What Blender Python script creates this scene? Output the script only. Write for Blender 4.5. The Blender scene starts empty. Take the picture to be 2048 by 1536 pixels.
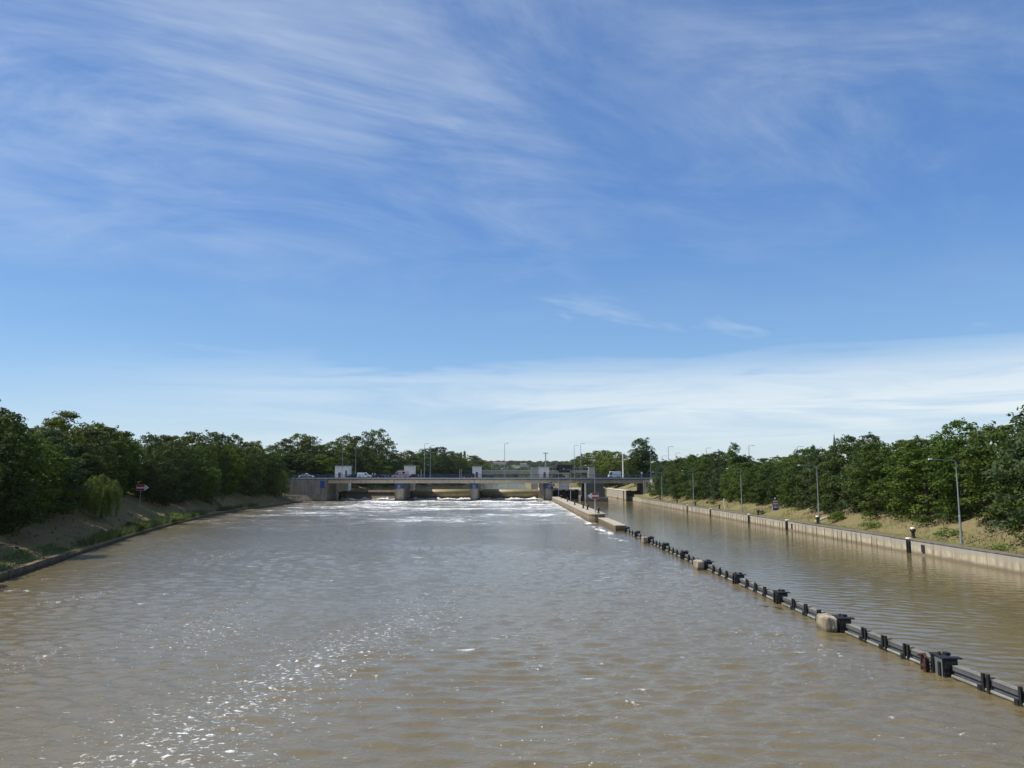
import bpy, bmesh, math, random
import numpy as np
from mathutils import Vector
rnd = random.Random(7)
R = math.radians
sc = bpy.context.scene
COL = sc.collection
CAMH = 7.2            # camera height above the tail water (z = 0)
FPX = 1540.0          # focal length in pixels of the 2048 px wide photograph
PITCH = math.atan(189 / FPX)

# ------------------------------------------------------------------ helpers
def ray(u, v):
    cx, cy = (u - 1024) / FPX, (768 - v) / FPX
    return cx, math.cos(PITCH) - cy * math.sin(PITCH), math.sin(PITCH) + cy * math.cos(PITCH)
def xu(u, Y, v=957):              # world x seen in column u at distance Y
    r = ray(u, v); return r[0] / r[1] * Y
def zv(v, Y):                     # world z seen in row v at distance Y
    r = ray(1024, v); return CAMH + r[2] / r[1] * Y

def tag(o, label=None, cat=None, group=None, kind=None):
    if label: o['label'] = label
    if cat: o['category'] = cat
    if group: o['group'] = group
    if kind: o['kind'] = kind
    return o
def thing(name, label, cat, loc=(0, 0, 0), rz=0.0, group=None):
    o = bpy.data.objects.new(name, None); COL.objects.link(o)
    o.empty_display_size = 0.3
    o.location = loc; o.rotation_euler = (0, 0, rz)
    return tag(o, label, cat, group)
def copy_tree(o, parent=None):
    c = o.copy(); COL.objects.link(c)
    if parent is not None: c.parent = parent
    for ch in list(o.children): copy_tree(ch, c)
    return c

class MB:
    def __init__(s): s.v = []; s.f = []
    def add(s, vs, fs):
        n = len(s.v); s.v += [tuple(p) for p in vs]; s.f += [tuple(i + n for i in f) for f in fs]; return s
    def box(s, x0, x1, y0, y1, z0, z1, rz=0, piv=None):
        vs = [(x, y, z) for z in (z0, z1) for (x, y) in ((x0, y0), (x1, y0), (x1, y1), (x0, y1))]
        if rz:
            px, py = piv or ((x0 + x1) / 2, (y0 + y1) / 2); c, q = math.cos(rz), math.sin(rz)
            vs = [(px + (x - px) * c - (y - py) * q, py + (x - px) * q + (y - py) * c, z) for x, y, z in vs]
        return s.add(vs, [(3, 2, 1, 0), (4, 5, 6, 7), (0, 1, 5, 4), (1, 2, 6, 5), (2, 3, 7, 6), (3, 0, 4, 7)])
    def bev(s, x0, x1, y0, y1, z0, z1, b):          # box with chamfered vertical edges and top
        pts = [(x0 + b, y0), (x1 - b, y0), (x1, y0 + b), (x1, y1 - b), (x1 - b, y1), (x0 + b, y1), (x0, y1 - b), (x0, y0 + b)]
        cx, cy = (x0 + x1) / 2, (y0 + y1) / 2
        def ins(p): return (p[0] + (b if p[0] < cx else -b) * .7, p[1] + (b if p[1] < cy else -b) * .7)
        vs = [(x, y, z0) for x, y in pts] + [(x, y, z1 - b) for x, y in pts] + [(*ins(p), z1) for p in pts]
        fs = [tuple(range(7, -1, -1)), tuple(range(16, 24))]
        for k in range(8):
            j = (k + 1) % 8
            fs += [(k, j, 8 + j, 8 + k), (8 + k, 8 + j, 16 + j, 16 + k)]
        return s.add(vs, fs)
    def tube(s, pts, r, n=8, cap=True):
        pts = [Vector(p) for p in pts]; rs = r if isinstance(r, (list, tuple)) else [r] * len(pts)
        rings = []; N = len(pts)
        for i, p in enumerate(pts):
            t = (pts[min(i + 1, N - 1)] - pts[max(i - 1, 0)]).normalized()
            a = t.cross(Vector((0, 0, 1)) if abs(t.z) < .9 else Vector((1, 0, 0))).normalized(); b = t.cross(a)
            rings.append([p + (a * math.cos(2 * math.pi * k / n) + b * math.sin(2 * math.pi * k / n)) * rs[i] for k in range(n)])
        vs = [p for rg in rings for p in rg]; fs = []
        for i in range(N - 1):
            for k in range(n):
                j = (k + 1) % n; fs.append((i * n + k, i * n + j, (i + 1) * n + j, (i + 1) * n + k))
        if cap: fs += [tuple(range(n - 1, -1, -1)), tuple((N - 1) * n + k for k in range(n))]
        return s.add(vs, fs)
    def lathe(s, prof, c=(0, 0, 0), n=16):           # profile [(r, z)...] round z
        vs = [(c[0] + r * math.cos(2 * math.pi * k / n), c[1] + r * math.sin(2 * math.pi * k / n), c[2] + z) for r, z in prof for k in range(n)]
        fs = []
        for i in range(len(prof) - 1):
            for k in range(n):
                j = (k + 1) % n; fs.append((i * n + k, i * n + j, (i + 1) * n + j, (i + 1) * n + k))
        fs += [tuple(range(n - 1, -1, -1)), tuple((len(prof) - 1) * n + k for k in range(n))]
        return s.add(vs, fs)
    def prism(s, poly, a0, a1, axis='y', taper=1.0):  # polygon in the plane normal to axis
        cx = sum(p[0] for p in poly) / len(poly); cz = sum(p[1] for p in poly) / len(poly)
        def mk(p, a):
            return (p[0], a, p[1]) if axis == 'y' else ((a, p[0], p[1]) if axis == 'x' else (p[0], p[1], a))
        n = len(poly)
        vs = [mk(p, a0) for p in poly] + [mk((cx + (p[0] - cx) * taper, cz + (p[1] - cz) * taper), a1) for p in poly]
        fs = [tuple(range(n)), tuple(range(2 * n - 1, n - 1, -1))] + [(i, n + i, n + (i + 1) % n, (i + 1) % n) for i in range(n)]
        return s.add(vs, fs)
    def build(s, name, mat, parent=None, off=None, smooth=False, bevel=0):
        me = bpy.data.meshes.new(name)
        if off is None: off = (0, 0, 0)
        me.from_pydata([(p[0] - off[0], p[1] - off[1], p[2] - off[2]) for p in s.v], [], s.f)
        bm = bmesh.new(); bm.from_mesh(me); bmesh.ops.recalc_face_normals(bm, faces=bm.faces)
        if bevel:
            bmesh.ops.bevel(bm, geom=[e for e in bm.edges if len(e.link_faces) == 2 and e.calc_face_angle(0) > .6], offset=bevel, segments=2, affect='EDGES', clamp_overlap=True)
        bm.to_mesh(me); bm.free()
        if smooth:
            for p in me.polygons: p.use_smooth = True
        me.materials.append(mat)
        o = bpy.data.objects.new(name, me); COL.objects.link(o)
        if parent is not None: o.parent = parent
        return o

def np_mesh(name, V, F, mat, parent=None, smooth=False):     # V (n,3), F (m,k)
    me = bpy.data.meshes.new(name)
    V = np.ascontiguousarray(V, dtype=np.float32); F = np.ascontiguousarray(F, dtype=np.int32)
    m, k = F.shape
    me.vertices.add(len(V)); me.vertices.foreach_set('co', V.ravel())
    me.loops.add(m * k); me.loops.foreach_set('vertex_index', F.ravel())
    me.polygons.add(m); me.polygons.foreach_set('loop_start', np.arange(0, m * k, k, dtype=np.int32))
    if smooth: me.polygons.foreach_set('use_smooth', np.ones(m, dtype=bool))
    me.update(calc_edges=True); me.validate()
    me.materials.append(mat)
    o = bpy.data.objects.new(name, me); COL.objects.link(o)
    if parent is not None: o.parent = parent
    return o

# ------------------------------------------------------------------ materials
class NT:
    def __init__(s, tree): s.t = tree; s.n = tree.nodes; s.l = tree.links
    def N(s, typ, **kw):
        nd = s.n.new(typ)
        for k, v in kw.items():
            if k == 'i':
                for a, b in v.items():
                    if hasattr(b, 'is_output') or isinstance(b, bpy.types.NodeSocket): s.l.new(b, nd.inputs[a])
                    else: nd.inputs[a].default_value = b
            else: setattr(nd, k, v)
        return nd
    def math(s, op, a, b=0.0, c=None, clamp=False):
        nd = s.N('ShaderNodeMath', operation=op, use_clamp=clamp)
        for k, x in enumerate((a, b) if c is None else (a, b, c)):
            if isinstance(x, bpy.types.NodeSocket): s.l.new(x, nd.inputs[k])
            else: nd.inputs[k].default_value = x
        return nd.outputs[0]
    def mix(s, f, a, b):
        nd = s.N('ShaderNodeMix', data_type='RGBA')
        for k, x in ((0, f), (6, a), (7, b)):
            if isinstance(x, bpy.types.NodeSocket): s.l.new(x, nd.inputs[k])
            else: nd.inputs[k].default_value = x if k == 0 else (*x[:3], 1)
        return nd.outputs[2]
    def ramp(s, f, stops, interp='LINEAR'):
        nd = s.N('ShaderNodeValToRGB'); nd.color_ramp.interpolation = interp
        e = nd.color_ramp.elements
        while len(e) < len(stops): e.new(.5)
        for k, (p, c) in enumerate(stops):
            e[k].position = p; e[k].color = (c, c, c, 1) if not isinstance(c, (tuple, list)) else (*c[:3], 1)
        s.l.new(f, nd.inputs[0]); return nd.outputs[0]
    def noise(s, vec, scale, detail=4, rough=.55, dist=0.0):
        nd = s.N('ShaderNodeTexNoise'); s.l.new(vec, nd.inputs['Vector'])
        nd.inputs['Scale'].default_value = scale; nd.inputs['Detail'].default_value = detail
        nd.inputs['Roughness'].default_value = rough; nd.inputs['Distortion'].default_value = dist
        return nd.outputs[0]
    def scale(s, vec, sx, sy, sz, rz=0):
        nd = s.N('ShaderNodeMapping'); s.l.new(vec, nd.inputs[0])
        nd.inputs['Scale'].default_value = (sx, sy, sz); nd.inputs['Rotation'].default_value = (0, 0, rz); return nd.outputs[0]

def new_mat(name):
    m = bpy.data.materials.new(name); m.use_nodes = True
    t = NT(m.node_tree); b = m.node_tree.nodes['Principled BSDF']
    return m, t, b
def plain(name, col, rough=.5, metal=0.0, var=.12, scale=3.0, bump=0.0, spec=.5):
    m, t, b = new_mat(name)
    pos = t.N('ShaderNodeTexCoord').outputs['Object']
    n = t.noise(pos, scale, 5, .6)
    lo = tuple(c * (1 - var) for c in col); hi = tuple(min(1, c * (1 + var)) for c in col)
    t.l.new(t.mix(t.ramp(n, [(.3, 0), (.7, 1)]), lo, hi), b.inputs['Base Color'])
    b.inputs['Roughness'].default_value = rough; b.inputs['Metallic'].default_value = metal
    b.inputs['Specular IOR Level'].default_value = spec
    if bump:
        bp = t.N('ShaderNodeBump', i={'Strength': bump, 'Distance': .05, 'Height': t.noise(pos, scale * 6, 4)})
        t.l.new(bp.outputs[0], b.inputs['Normal'])
    return m
def concrete(name, col, dark, streak=.7, zdark=None, joint=0.0, rough=.85, zone=None):
    """weathered concrete: blotches, rain streaks, a damp tide mark, board or panel joints"""
    m, t, b = new_mat(name)
    pos = t.N('ShaderNodeNewGeometry').outputs['Position']
    sep = t.N('ShaderNodeSeparateXYZ', i={0: pos})
    a = t.noise(pos, .35, 6, .65); c = t.noise(pos, 2.4, 6, .7)
    st = t.noise(t.scale(pos, 1, 1, .08), 1.6, 5, .7)
    base = t.mix(t.ramp(a, [(.35, 0), (.65, 1)]), tuple(x * .82 for x in col), tuple(min(.9, x * 1.12) for x in col))
    f = t.math('MULTIPLY', t.ramp(st, [(.44, 0), (.66, 1)]), streak)
    base = t.mix(f, base, dark)
    base = t.mix(t.math('MULTIPLY', t.ramp(c, [(.5, 0), (.75, 1)]), .45), base, tuple(x * .75 for x in col))
    if zdark is not None:
        w = t.math('ADD', sep.outputs[2], t.math('MULTIPLY', t.math('SUBTRACT', t.noise(pos, .8, 5), .5), zdark * .9))
        base = t.mix(t.ramp(t.math('DIVIDE', w, zdark, clamp=True), [(.25, .85), (.9, 0)]), base, dark)
    if zone:
        zz = t.math('ADD', sep.outputs[2], t.math('MULTIPLY', t.math('SUBTRACT', t.noise(pos, .5, 5, .65), .5), 1.1))
        base = t.mix(t.ramp(t.math('SUBTRACT', zz, zone[0] - .5), [(.42, 0), (.58, .75)]), base, zone[1])
    if joint:
        for ax in (0, 1):
            fr = t.math('FRACT', t.math('DIVIDE', sep.outputs[ax], joint))
            j = t.math('LESS_THAN', fr, .012)
            base = t.mix(t.math('MULTIPLY', j, .7), base, tuple(x * .4 for x in dark))
    t.l.new(base, b.inputs['Base Color']); b.inputs['Roughness'].default_value = rough
    b.inputs['Specular IOR Level'].default_value = .25
    bp = t.N('ShaderNodeBump', i={'Strength': .5, 'Distance': .04, 'Height': t.noise(pos, 5, 6, .7)})
    t.l.new(bp.outputs[0], b.inputs['Normal'])
    return m
def leaf_mat(name, c1, c2, trans=.3):
    m, t, b = new_mat(name)
    oi = t.N('ShaderNodeObjectInfo').outputs['Random']
    geo = t.N('ShaderNodeNewGeometry')
    isl = geo.outputs['Random Per Island']
    col = t.mix(isl, c1, c2)
    big = t.noise(geo.outputs['Position'], .35, 3)
    col = t.mix(t.math('MULTIPLY', t.ramp(big, [(.4, 0), (.65, 1)]), .5), col, tuple(x * y for x, y in zip(c2, (1.25, 1.1, .8))))
    hs = t.N('ShaderNodeHueSaturation', i={'Hue': t.math('ADD', .492, t.math('MULTIPLY', t.math('FRACT', t.math('MULTIPLY', oi, 7.3)), .024)), 'Saturation': t.math('ADD', .8, t.math('MULTIPLY', oi, .25)),
             'Value': t.math('ADD', .62, t.math('MULTIPLY', oi, .54)), 'Color': col})
    out = t.n['Material Output']
    b.inputs['Roughness'].default_value = .6; b.inputs['Specular IOR Level'].default_value = .10
    t.l.new(hs.outputs[0], b.inputs['Base Color'])
    tr = t.N('ShaderNodeBsdfTranslucent', i={0: hs.outputs[0]})
    mx = t.N('ShaderNodeMixShader', i={0: trans, 1: b.outputs[0], 2: tr.outputs[0]})
    t.l.new(mx.outputs[0], out.inputs[0])
    return m

M = {}
M['conc_wall'] = concrete('quay_concrete', (.47, .405, .285), (.15, .125, .085), .85, .4, 0, .85, (.75, (.31, .285, .24)))
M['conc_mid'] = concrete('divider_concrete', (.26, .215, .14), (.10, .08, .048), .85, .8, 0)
M['conc_top'] = concrete('walkway_concrete', (.40, .35, .27), (.2, .17, .12), .5)
M['conc_pier'] = concrete('pier_concrete', (.32, .28, .215), (.13, .112, .085), .7, 1.2, 0)
M['conc_girder'] = concrete('girder_concrete', (.46, .41, .33), (.2, .17, .13), .45)
M['conc_dark'] = concrete('abutment_concrete', (.26, .24, .20), (.115, .105, .085), .7, 1.0, 5.1)
M['conc_shade'] = concrete('shaded_pier_concrete', (.13, .12, .105), (.06, .055, .05), .7, 1.2, 0)  # darker concrete for the lock pier, its shade painted into the colour
M['conc_white'] = concrete('pale_concrete', (.72, .68, .58), (.4, .36, .28), .35)
M['conc_block'] = concrete('old_block_concrete', (.40, .34, .24), (.10, .08, .05), .95, .3)
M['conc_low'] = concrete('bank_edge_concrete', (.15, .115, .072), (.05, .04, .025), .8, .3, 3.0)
M['edge'] = concrete('deck_edge_concrete', (.17, .15, .135), (.075, .066, .06), .8)
M['kerb'] = plain('kerb_stone', (.62, .6, .56), .8)
M['asphalt'] = plain('asphalt', (.055, .055, .057), .9, 0, .2, 2)
M['render_white'] = plain('white_render', (.66, .64, .59), .8, 0, .07, .8)
M['render_grey'] = plain('cream_render', (.42, .39, .32), .8, 0, .07, .8)
M['roof_dark'] = plain('roof_sheet', (.02, .02, .023), .6)
M['roof_grey'] = plain('roof_slab', (.3, .29, .28), .7)
M['door_red'] = plain('red_door_paint', (.17, .035, .03), .5)
M['glass'] = plain('dark_glass', (.012, .015, .02), .08, 0, 0, 1)
M['blue_steel'] = plain('blue_painted_steel', (.022, .05, .125), .45, 0, .3, 1.5)
M['blue_pale'] = plain('pale_blue_panel', (.09, .16, .22), .5)
M['rail_blue'] = plain('blue_railing_paint', (.03, .075, .17), .45)
M['galv'] = plain('galvanised_steel', (.34, .37, .39), .45, .5, .1, 2)
M['galv_blue'] = plain('blue_grey_pole_paint', (.15, .22, .27), .45, .2, .1, 2)
M['lamp_white'] = plain('lamp_head_white', (.7, .7, .7), .35)
M['lamp_dark'] = plain('lamp_head_grey', (.12, .13, .14), .4)
M['black_steel'] = plain('tarred_steel', (.016, .015, .015), .55, .2, .4, 4, .4)
M['black_paint'] = plain('black_paint', (.02, .02, .021), .5, 0, .3, 4)
M['rust'] = plain('rusted_iron', (.055, .022, .012), .85, .1, .45, 6, .6)
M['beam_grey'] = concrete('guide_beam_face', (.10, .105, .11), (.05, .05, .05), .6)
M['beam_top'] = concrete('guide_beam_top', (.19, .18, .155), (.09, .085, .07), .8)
M['pipe'] = plain('pale_pipe', (.21, .2, .17), .55, 0, .2, 3)
M['white_paint'] = plain('white_paint', (.75, .75, .74), .35, 0, .04)
M['cream_paint'] = plain('cream_paint', (.78, .72, .58), .5)
M['red_sign'] = plain('sign_red', (.36, .025, .02), .4, 0, .06)
M['white_sign'] = plain('sign_white', (.74, .73, .72), .4, 0, .04)
M['blue_sign'] = plain('sign_blue', (.012, .06, .27), .4, 0, .06)
M['pole_lilac'] = plain('grey_pole', (.36, .35, .38), .5, .1)
M['green_paint'] = plain('green_car_paint', (.02, .09, .05), .25)
M['navy_paint'] = plain('navy_car_paint', (.012, .016, .035), .25)
M['black_car'] = plain('black_car_paint', (.01, .01, .012), .2)
M['plum_car'] = plain('dark_plum_car_paint', (.035, .022, .03), .25)
M['rubber'] = plain('rubber', (.015, .015, .015), .85)
M['rim'] = plain('wheel_rim', (.4, .4, .41), .35, .7)
M['head_lens'] = plain('headlamp_lens', (.8, .8, .8), .15)
M['tail_lens'] = plain('tail_lamp_lens', (.35, .02, .015), .25)
M['blue_lamp'] = plain('blue_lamp', (.02, .06, .4), .25)
M['amb_pink'] = plain('ambulance_paint', (.68, .52, .47), .3, 0, .04)
M['amb_red'] = plain('ambulance_stripe', (.45, .05, .04), .35)
M['skin'] = plain('skin', (.5, .3, .22), .5)
M['red_cloth'] = plain('pink_red_cloth', (.55, .2, .14), .85)
M['dark_cloth'] = plain('dark_cloth', (.02, .02, .03), .85)
M['pale_cloth'] = plain('pale_cloth', (.5, .45, .4), .85)
M['hair'] = plain('hair', (.03, .02, .015), .7)
M['bark'] = plain('bark', (.075, .058, .042), .9, 0, .35, 4, .6)
M['gate_dark'] = plain('lock_gate_steel', (.028, .026, .024), .6, .1, .4, 2)
M['slate'] = plain('spire_slate', (.06, .08, .10), .6)
M['brick_far'] = plain('house_render', (.5, .45, .4), .8)
M['tile_far'] = plain('house_tiles', (.12, .085, .075), .8)

# roller gate: ochre paint, wet and brown below
def gate_mat():
    m, t, b = new_mat('gate_ochre')
    pos = t.N('ShaderNodeNewGeometry').outputs['Position']
    n = t.noise(t.scale(pos, .5, .5, .1), 2, 5, .7)
    col = t.mix(t.ramp(n, [(.4, 0), (.7, 1)]), (.33, .28, .15), (.22, .18, .09))
    t.l.new(col, b.inputs['Base Color']); b.inputs['Roughness'].default_value = .55
    return m
M['gate'] = gate_mat()
M['flap'] = concrete('flap_gate_steel', (.2, .17, .13), (.1, .085, .065), .6)

G = dict(a=((.038, .066, .008), (.100, .146, .018)), b=((.029, .053, .008), (.074, .114, .018)), c=((.052, .076, .008), (.124, .154, .020)),
         d=((.036, .066, .024), (.072, .112, .040)), light=((.074, .108, .014), (.150, .190, .034)), willow=((.075, .115, .024), (.17, .21, .055)))
for k, (a, b_) in G.items(): M['leaf_' + k] = leaf_mat('leaves_' + k, a, b_)
M['leaf_weed'] = leaf_mat('weed_blades', (.07, .12, .02), (.16, .22, .05), .25)
M['leaf_dry'] = leaf_mat('dry_blades', (.15, .13, .06), (.27, .24, .115), .2)

# ------------------------------------------------------------------ terrain
LPTS = [(-60, -24), (20, -30), (40, -33.3), (55.8, -36.2), (76.7, -41.9), (97, -47.3), (118, -52.2), (150, -58.5), (180, -62.3), (215, -64), (231, -64.6), (249, -66.5), (262, -68),
        (272, -70), (330, -68), (376, -66), (430, -60), (500, -48), (600, -32), (800, -25), (1100, -10), (1300, 5)]
RPTS = [(-60, 39.2), (351, 39.2), (353, 9.2), (600, 10), (900, 14), (1100, 14), (1300, 6)]
def Lx(Y): return float(np.interp(Y, *zip(*LPTS)))
def Rx(Y): return float(np.interp(Y, *zip(*RPTS)))
def vnoise(x, y, s):
    return (math.sin(x / s * 1.7 + y / s * .9 + 1.3) + math.sin(-x / s * 1.1 + y / s * 1.9 + 4.1) + math.sin(x / s * 2.9 - y / s * 2.3 + .7) * .6) / 2.6
def bumps(x, y): return .22 * vnoise(x, y, 4.2) + .12 * vnoise(x, y, 1.5) + .06 * vnoise(x, y, .6)
def zleft(d, Y):
    x = Lx(Y) - d
    if Y > 266: base, top = 3.0, 7.0
    else: base, top = .42, 7.0
    if d < 1.4: z = base
    else: z = min(base + (d - 1.4) * .40, base + 5.4) + max(0, min(d - 14, 40)) * .012
    w = min(1, max(0, (d - 1.4) / 2)) * (1 if d < 40 else 0)
    return min(z, top) + bumps(x, Y) * w
def zright(d, Y):
    x = Rx(Y) + d
    if Y < 353:
        base = 1.22 if Y < 240 else (1.22 + min(1, (Y - 240) / 20) * 1.8)
        z = base if d < 2.6 else min(base + (d - 2.6) * .36, 6.6)
        if d > 19: z = min(7.0, z + (d - 19) * .05)
        if 247 < Y < 268 and d > 5.6: z = max(z, 7.0)
        w = min(1, max(0, (d - 2.6) / 2)) * (1 if d < 40 else 0)
    else:
        z = 4.2 if d < 6 else min(4.2 + (d - 6) * .2, 7); w = 0
    return z + bumps(x, Y) * w
def zground(x, Y):
    return zleft(Lx(Y) - x, Y) if x < Lx(Y) else zright(x - Rx(Y), Y)

def build_ground():
    ys = list(np.arange(-60, 246, 1.6)) + list(np.arange(246, 272, 1.3)) + list(np.arange(273, 351, 6)) + [351, 353] + list(np.arange(362, 600, 12)) + \
         list(np.arange(620, 1300, 40)) + [1300, 1500, 1800, 2300, 3000, 4500, 7000, 11000]
    dl = [9000, 3500, 1400, 600, 250, 120, 70, 50, 40] + list(np.arange(34, 16, -2.0)) + list(np.arange(16, 1.5, -.8)) + [1.4, .9, .45, 0]
    dr = [0, .5, 1, 1.6, 2.2, 2.6] + list(np.arange(3.2, 18, .8)) + list(np.arange(18, 40, 2.5)) + [45, 60, 90, 150, 300, 700, 1500, 3500, 9000]
    V = []
    for Y in ys:
        row = [(Lx(Y) - d, Y, zleft(d, Y)) for d in dl]
        closed = Y >= 1300
        row.append((Lx(Y) + .02, Y, 6.5 if closed else -3)); row.append((Rx(Y) - .02, Y, 6.5 if closed else -3))
        row += [(Rx(Y) + d, Y, zright(d, Y)) for d in dr]
        V += row
    n = len(dl) + 2 + len(dr)
    F = [(j * n + i, j * n + i + 1, (j + 1) * n + i + 1, (j + 1) * n + i) for j in range(len(ys) - 1) for i in range(n - 1)]
    m, t, b = new_mat('bank_grass')
    pos = t.N('ShaderNodeNewGeometry').outputs['Position']
    sep = t.N('ShaderNodeSeparateXYZ', i={0: pos})
    n1 = t.noise(pos, .22, 5, .65); n2 = t.noise(pos, 1.3, 6, .7); n3 = t.noise(pos, 7, 4, .7)
    dry = t.mix(t.ramp(n2, [(.35, 0), (.68, 1)]), (.145, .112, .055), (.245, .20, .105))
    dry = t.mix(t.math('MULTIPLY', t.math('LESS_THAN', sep.outputs[0], 0), .8), dry, t.mix(n2, (.15, .095, .042), (.29, .20, .10)))
    earth = t.mix(t.ramp(n3, [(.4, 0), (.6, 1)]), dry, (.085, .06, .036))
    col = t.mix(t.ramp(n2, [(.5, 0), (.72, .8)]), dry, earth)
    green = t.mix(n3, (.075, .105, .025), (.16, .19, .055))
    gm = t.ramp(n1, [(.46, 0), (.64, .8)])
    col = t.mix(gm, col, green)
    # a greener mown strip along the right-hand quay
    nx = t.math('SUBTRACT', sep.outputs[0], t.math('MULTIPLY', t.math('SUBTRACT', n1, .5), 5))
    strip = t.math('MULTIPLY', t.math('GREATER_THAN', sep.outputs[0], 38), t.math('LESS_THAN', sep.outputs[0], 70))
    s2 = t.math('MULTIPLY', strip, t.ramp(t.math('DIVIDE', t.math('SUBTRACT', nx, 39), 8), [(0, .9), (.35, .75), (.75, 0)]))
    col = t.mix(s2, col, t.mix(n2, (.115, .11, .038), (.205, .175, .08)))
    t.l.new(col, b.inputs['Base Color']); b.inputs['Roughness'].default_value = .95; b.inputs['Specular IOR Level'].default_value = .1
    h = t.math('ADD', t.math('MULTIPLY', n2, .7), t.math('MULTIPLY', n3, .3))
    bp = t.N('ShaderNodeBump', i={'Strength': .9, 'Distance': .25, 'Height': h}); t.l.new(bp.outputs[0], b.inputs['Normal'])
    tag(np_mesh('ground', np.array(V), np.array(F), m, smooth=True), kind='structure')
build_ground()

# ------------------------------------------------------------------ water
def water_mat(name, base, base2, foam=True):
    m, t, b = new_mat(name)
    pos = t.N('ShaderNodeNewGeometry').outputs['Position']
    sep = t.N('ShaderNodeSeparateXYZ', i={0: pos}); X, Y = sep.outputs[0], sep.outputs[1]
    n1 = t.noise(t.scale(pos, .05, .02, 1), 1.0, 4, .6)
    col = t.mix(t.ramp(n1, [(.35, 0), (.65, 1)]), base, base2)
    rough = .07
    b.inputs['IOR'].default_value = 1.68
    hgt = t.math('ADD', t.math('MULTIPLY', t.noise(t.scale(pos, 1, 1.7, 1), 1.9, 3, .55, .4), .6), t.math('MULTIPLY', t.noise(t.scale(pos, 1, 1.5, 1, .35), 7.0, 3, .6), .25))
    if foam:
        # calmer in the lock cut (x > 15.6), livelier in the weir stream
        calm = t.ramp(t.math('DIVIDE', t.math('SUBTRACT', X, 14.5), 3, clamp=True), [(0, 1), (1, .38)])
        w = t.math('MULTIPLY', calm, t.ramp(t.noise(t.scale(pos, .06, .035, 1), 1, 3), [(.3, .65), (.7, 1.15)]))
        bp = t.N('ShaderNodeBump', i={'Strength': t.math('MULTIPLY', w, .7), 'Distance': .13, 'Height': hgt})
        far = t.math('DIVIDE', t.math('SUBTRACT', Y, 100), 150, clamp=True)
        left = t.ramp(t.math('DIVIDE', t.math('ADD', X, 62), 26, clamp=True), [(0, .0), (1, 1)])
        right = t.math('LESS_THAN', X, 13.6)
        big = t.noise(t.scale(pos, .035, .05, 1), 1, 4, .6); fine = t.noise(t.scale(pos, .26, .42, 1), 1, 8, .72, 1.2)
        dens = t.math('ADD', t.math('MULTIPLY', t.math('POWER', far, .9), .185), t.math('MULTIPLY', t.math('SUBTRACT', big, .5), .62))
        v = t.math('ADD', fine, t.math('MULTIPLY', dens, t.math('ADD', .3, t.math('MULTIPLY', left, .7))))
        f1 = t.math('MULTIPLY', t.math('MAXIMUM', t.ramp(v, [(.63, 0), (.74, 1)]), t.ramp(v, [(.48, 0), (.72, .3)])), right)
        f1 = t.math('MULTIPLY', f1, t.ramp(far, [(0, 0), (.28, 1)]))
        # wash along the dividing wall and guide beam
        dx = t.math('ABSOLUTE', t.math('SUBTRACT', X, 12.6))
        near_wall = t.math('MULTIPLY', t.ramp(t.math('DIVIDE', dx, 3.6, clamp=True), [(0, 1), (1, 0)]), t.ramp(t.math('DIVIDE', t.math('SUBTRACT', Y, 70), 50, clamp=True), [(0, 0), (.6, 1)]))
        f2 = t.math('MULTIPLY', t.ramp(t.math('ADD', t.noise(t.scale(pos, .5, .25, 1), 1, 6, .7, .8), t.math('MULTIPLY', near_wall, .18)), [(.66, 0), (.76, 1)]), t.math('MULTIPLY', near_wall, right))
        # scattered flecks and bubbles drifting in patches
        patch = t.ramp(t.noise(t.scale(pos, .09, .07, 1), 1, 3), [(.48, 0), (.62, 1)])
        # lane of sun glitter painted as small ragged white flecks, plus drifting foam trails
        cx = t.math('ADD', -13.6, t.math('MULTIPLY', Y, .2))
        glint_lane = t.ramp(t.math('DIVIDE', t.math('ABSOLUTE', t.math('SUBTRACT', X, t.math('ADD', cx, t.math('MULTIPLY', t.math('SUBTRACT', t.noise(t.scale(pos, .02, .09, 1), 1, 3), .5), 9)))), 6.5, clamp=True), [(0, 1), (1, 0)])
        glint_lane = t.math('MULTIPLY', glint_lane, t.ramp(t.math('DIVIDE', Y, 70, clamp=True), [(.2, 1), (.6, .85), (1, 0)]))
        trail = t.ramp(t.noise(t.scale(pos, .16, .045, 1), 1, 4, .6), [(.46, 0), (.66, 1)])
        dn = t.math('MAXIMUM', t.math('MULTIPLY', glint_lane, 1.0), t.math('MULTIPLY', trail, .72))
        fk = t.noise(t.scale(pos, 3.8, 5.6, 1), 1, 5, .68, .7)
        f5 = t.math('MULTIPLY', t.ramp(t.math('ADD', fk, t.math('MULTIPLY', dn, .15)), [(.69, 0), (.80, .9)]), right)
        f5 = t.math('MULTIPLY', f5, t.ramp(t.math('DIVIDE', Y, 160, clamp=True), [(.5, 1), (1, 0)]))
        vo = t.N('ShaderNodeTexVoronoi', i={'Vector': t.scale(pos, 1, .8, 1), 'Scale': 3.2, 'Randomness': 1.0})
        sz = t.math('MULTIPLY', t.noise(pos, 9, 2), .17)
        f3 = t.math('MULTIPLY', t.math('LESS_THAN', vo.outputs['Distance'], t.math('SUBTRACT', sz, .025)), t.math('MULTIPLY', patch, right))
        f3 = t.math('MULTIPLY', f3, t.math('LESS_THAN', Y, 150))
        fl = t.noise(t.scale(pos, .55, .9, 1, .3), 1, 6, .7, 1.0)
        f4 = t.math('MULTIPLY', t.ramp(t.math('ADD', fl, t.math('MULTIPLY', t.math('SUBTRACT', big, .5), .35)), [(.66, 0), (.74, .8)]), right)
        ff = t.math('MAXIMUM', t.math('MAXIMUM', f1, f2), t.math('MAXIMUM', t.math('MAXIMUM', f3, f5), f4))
        col = t.mix(ff, col, (.86, .86, .84))
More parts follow.
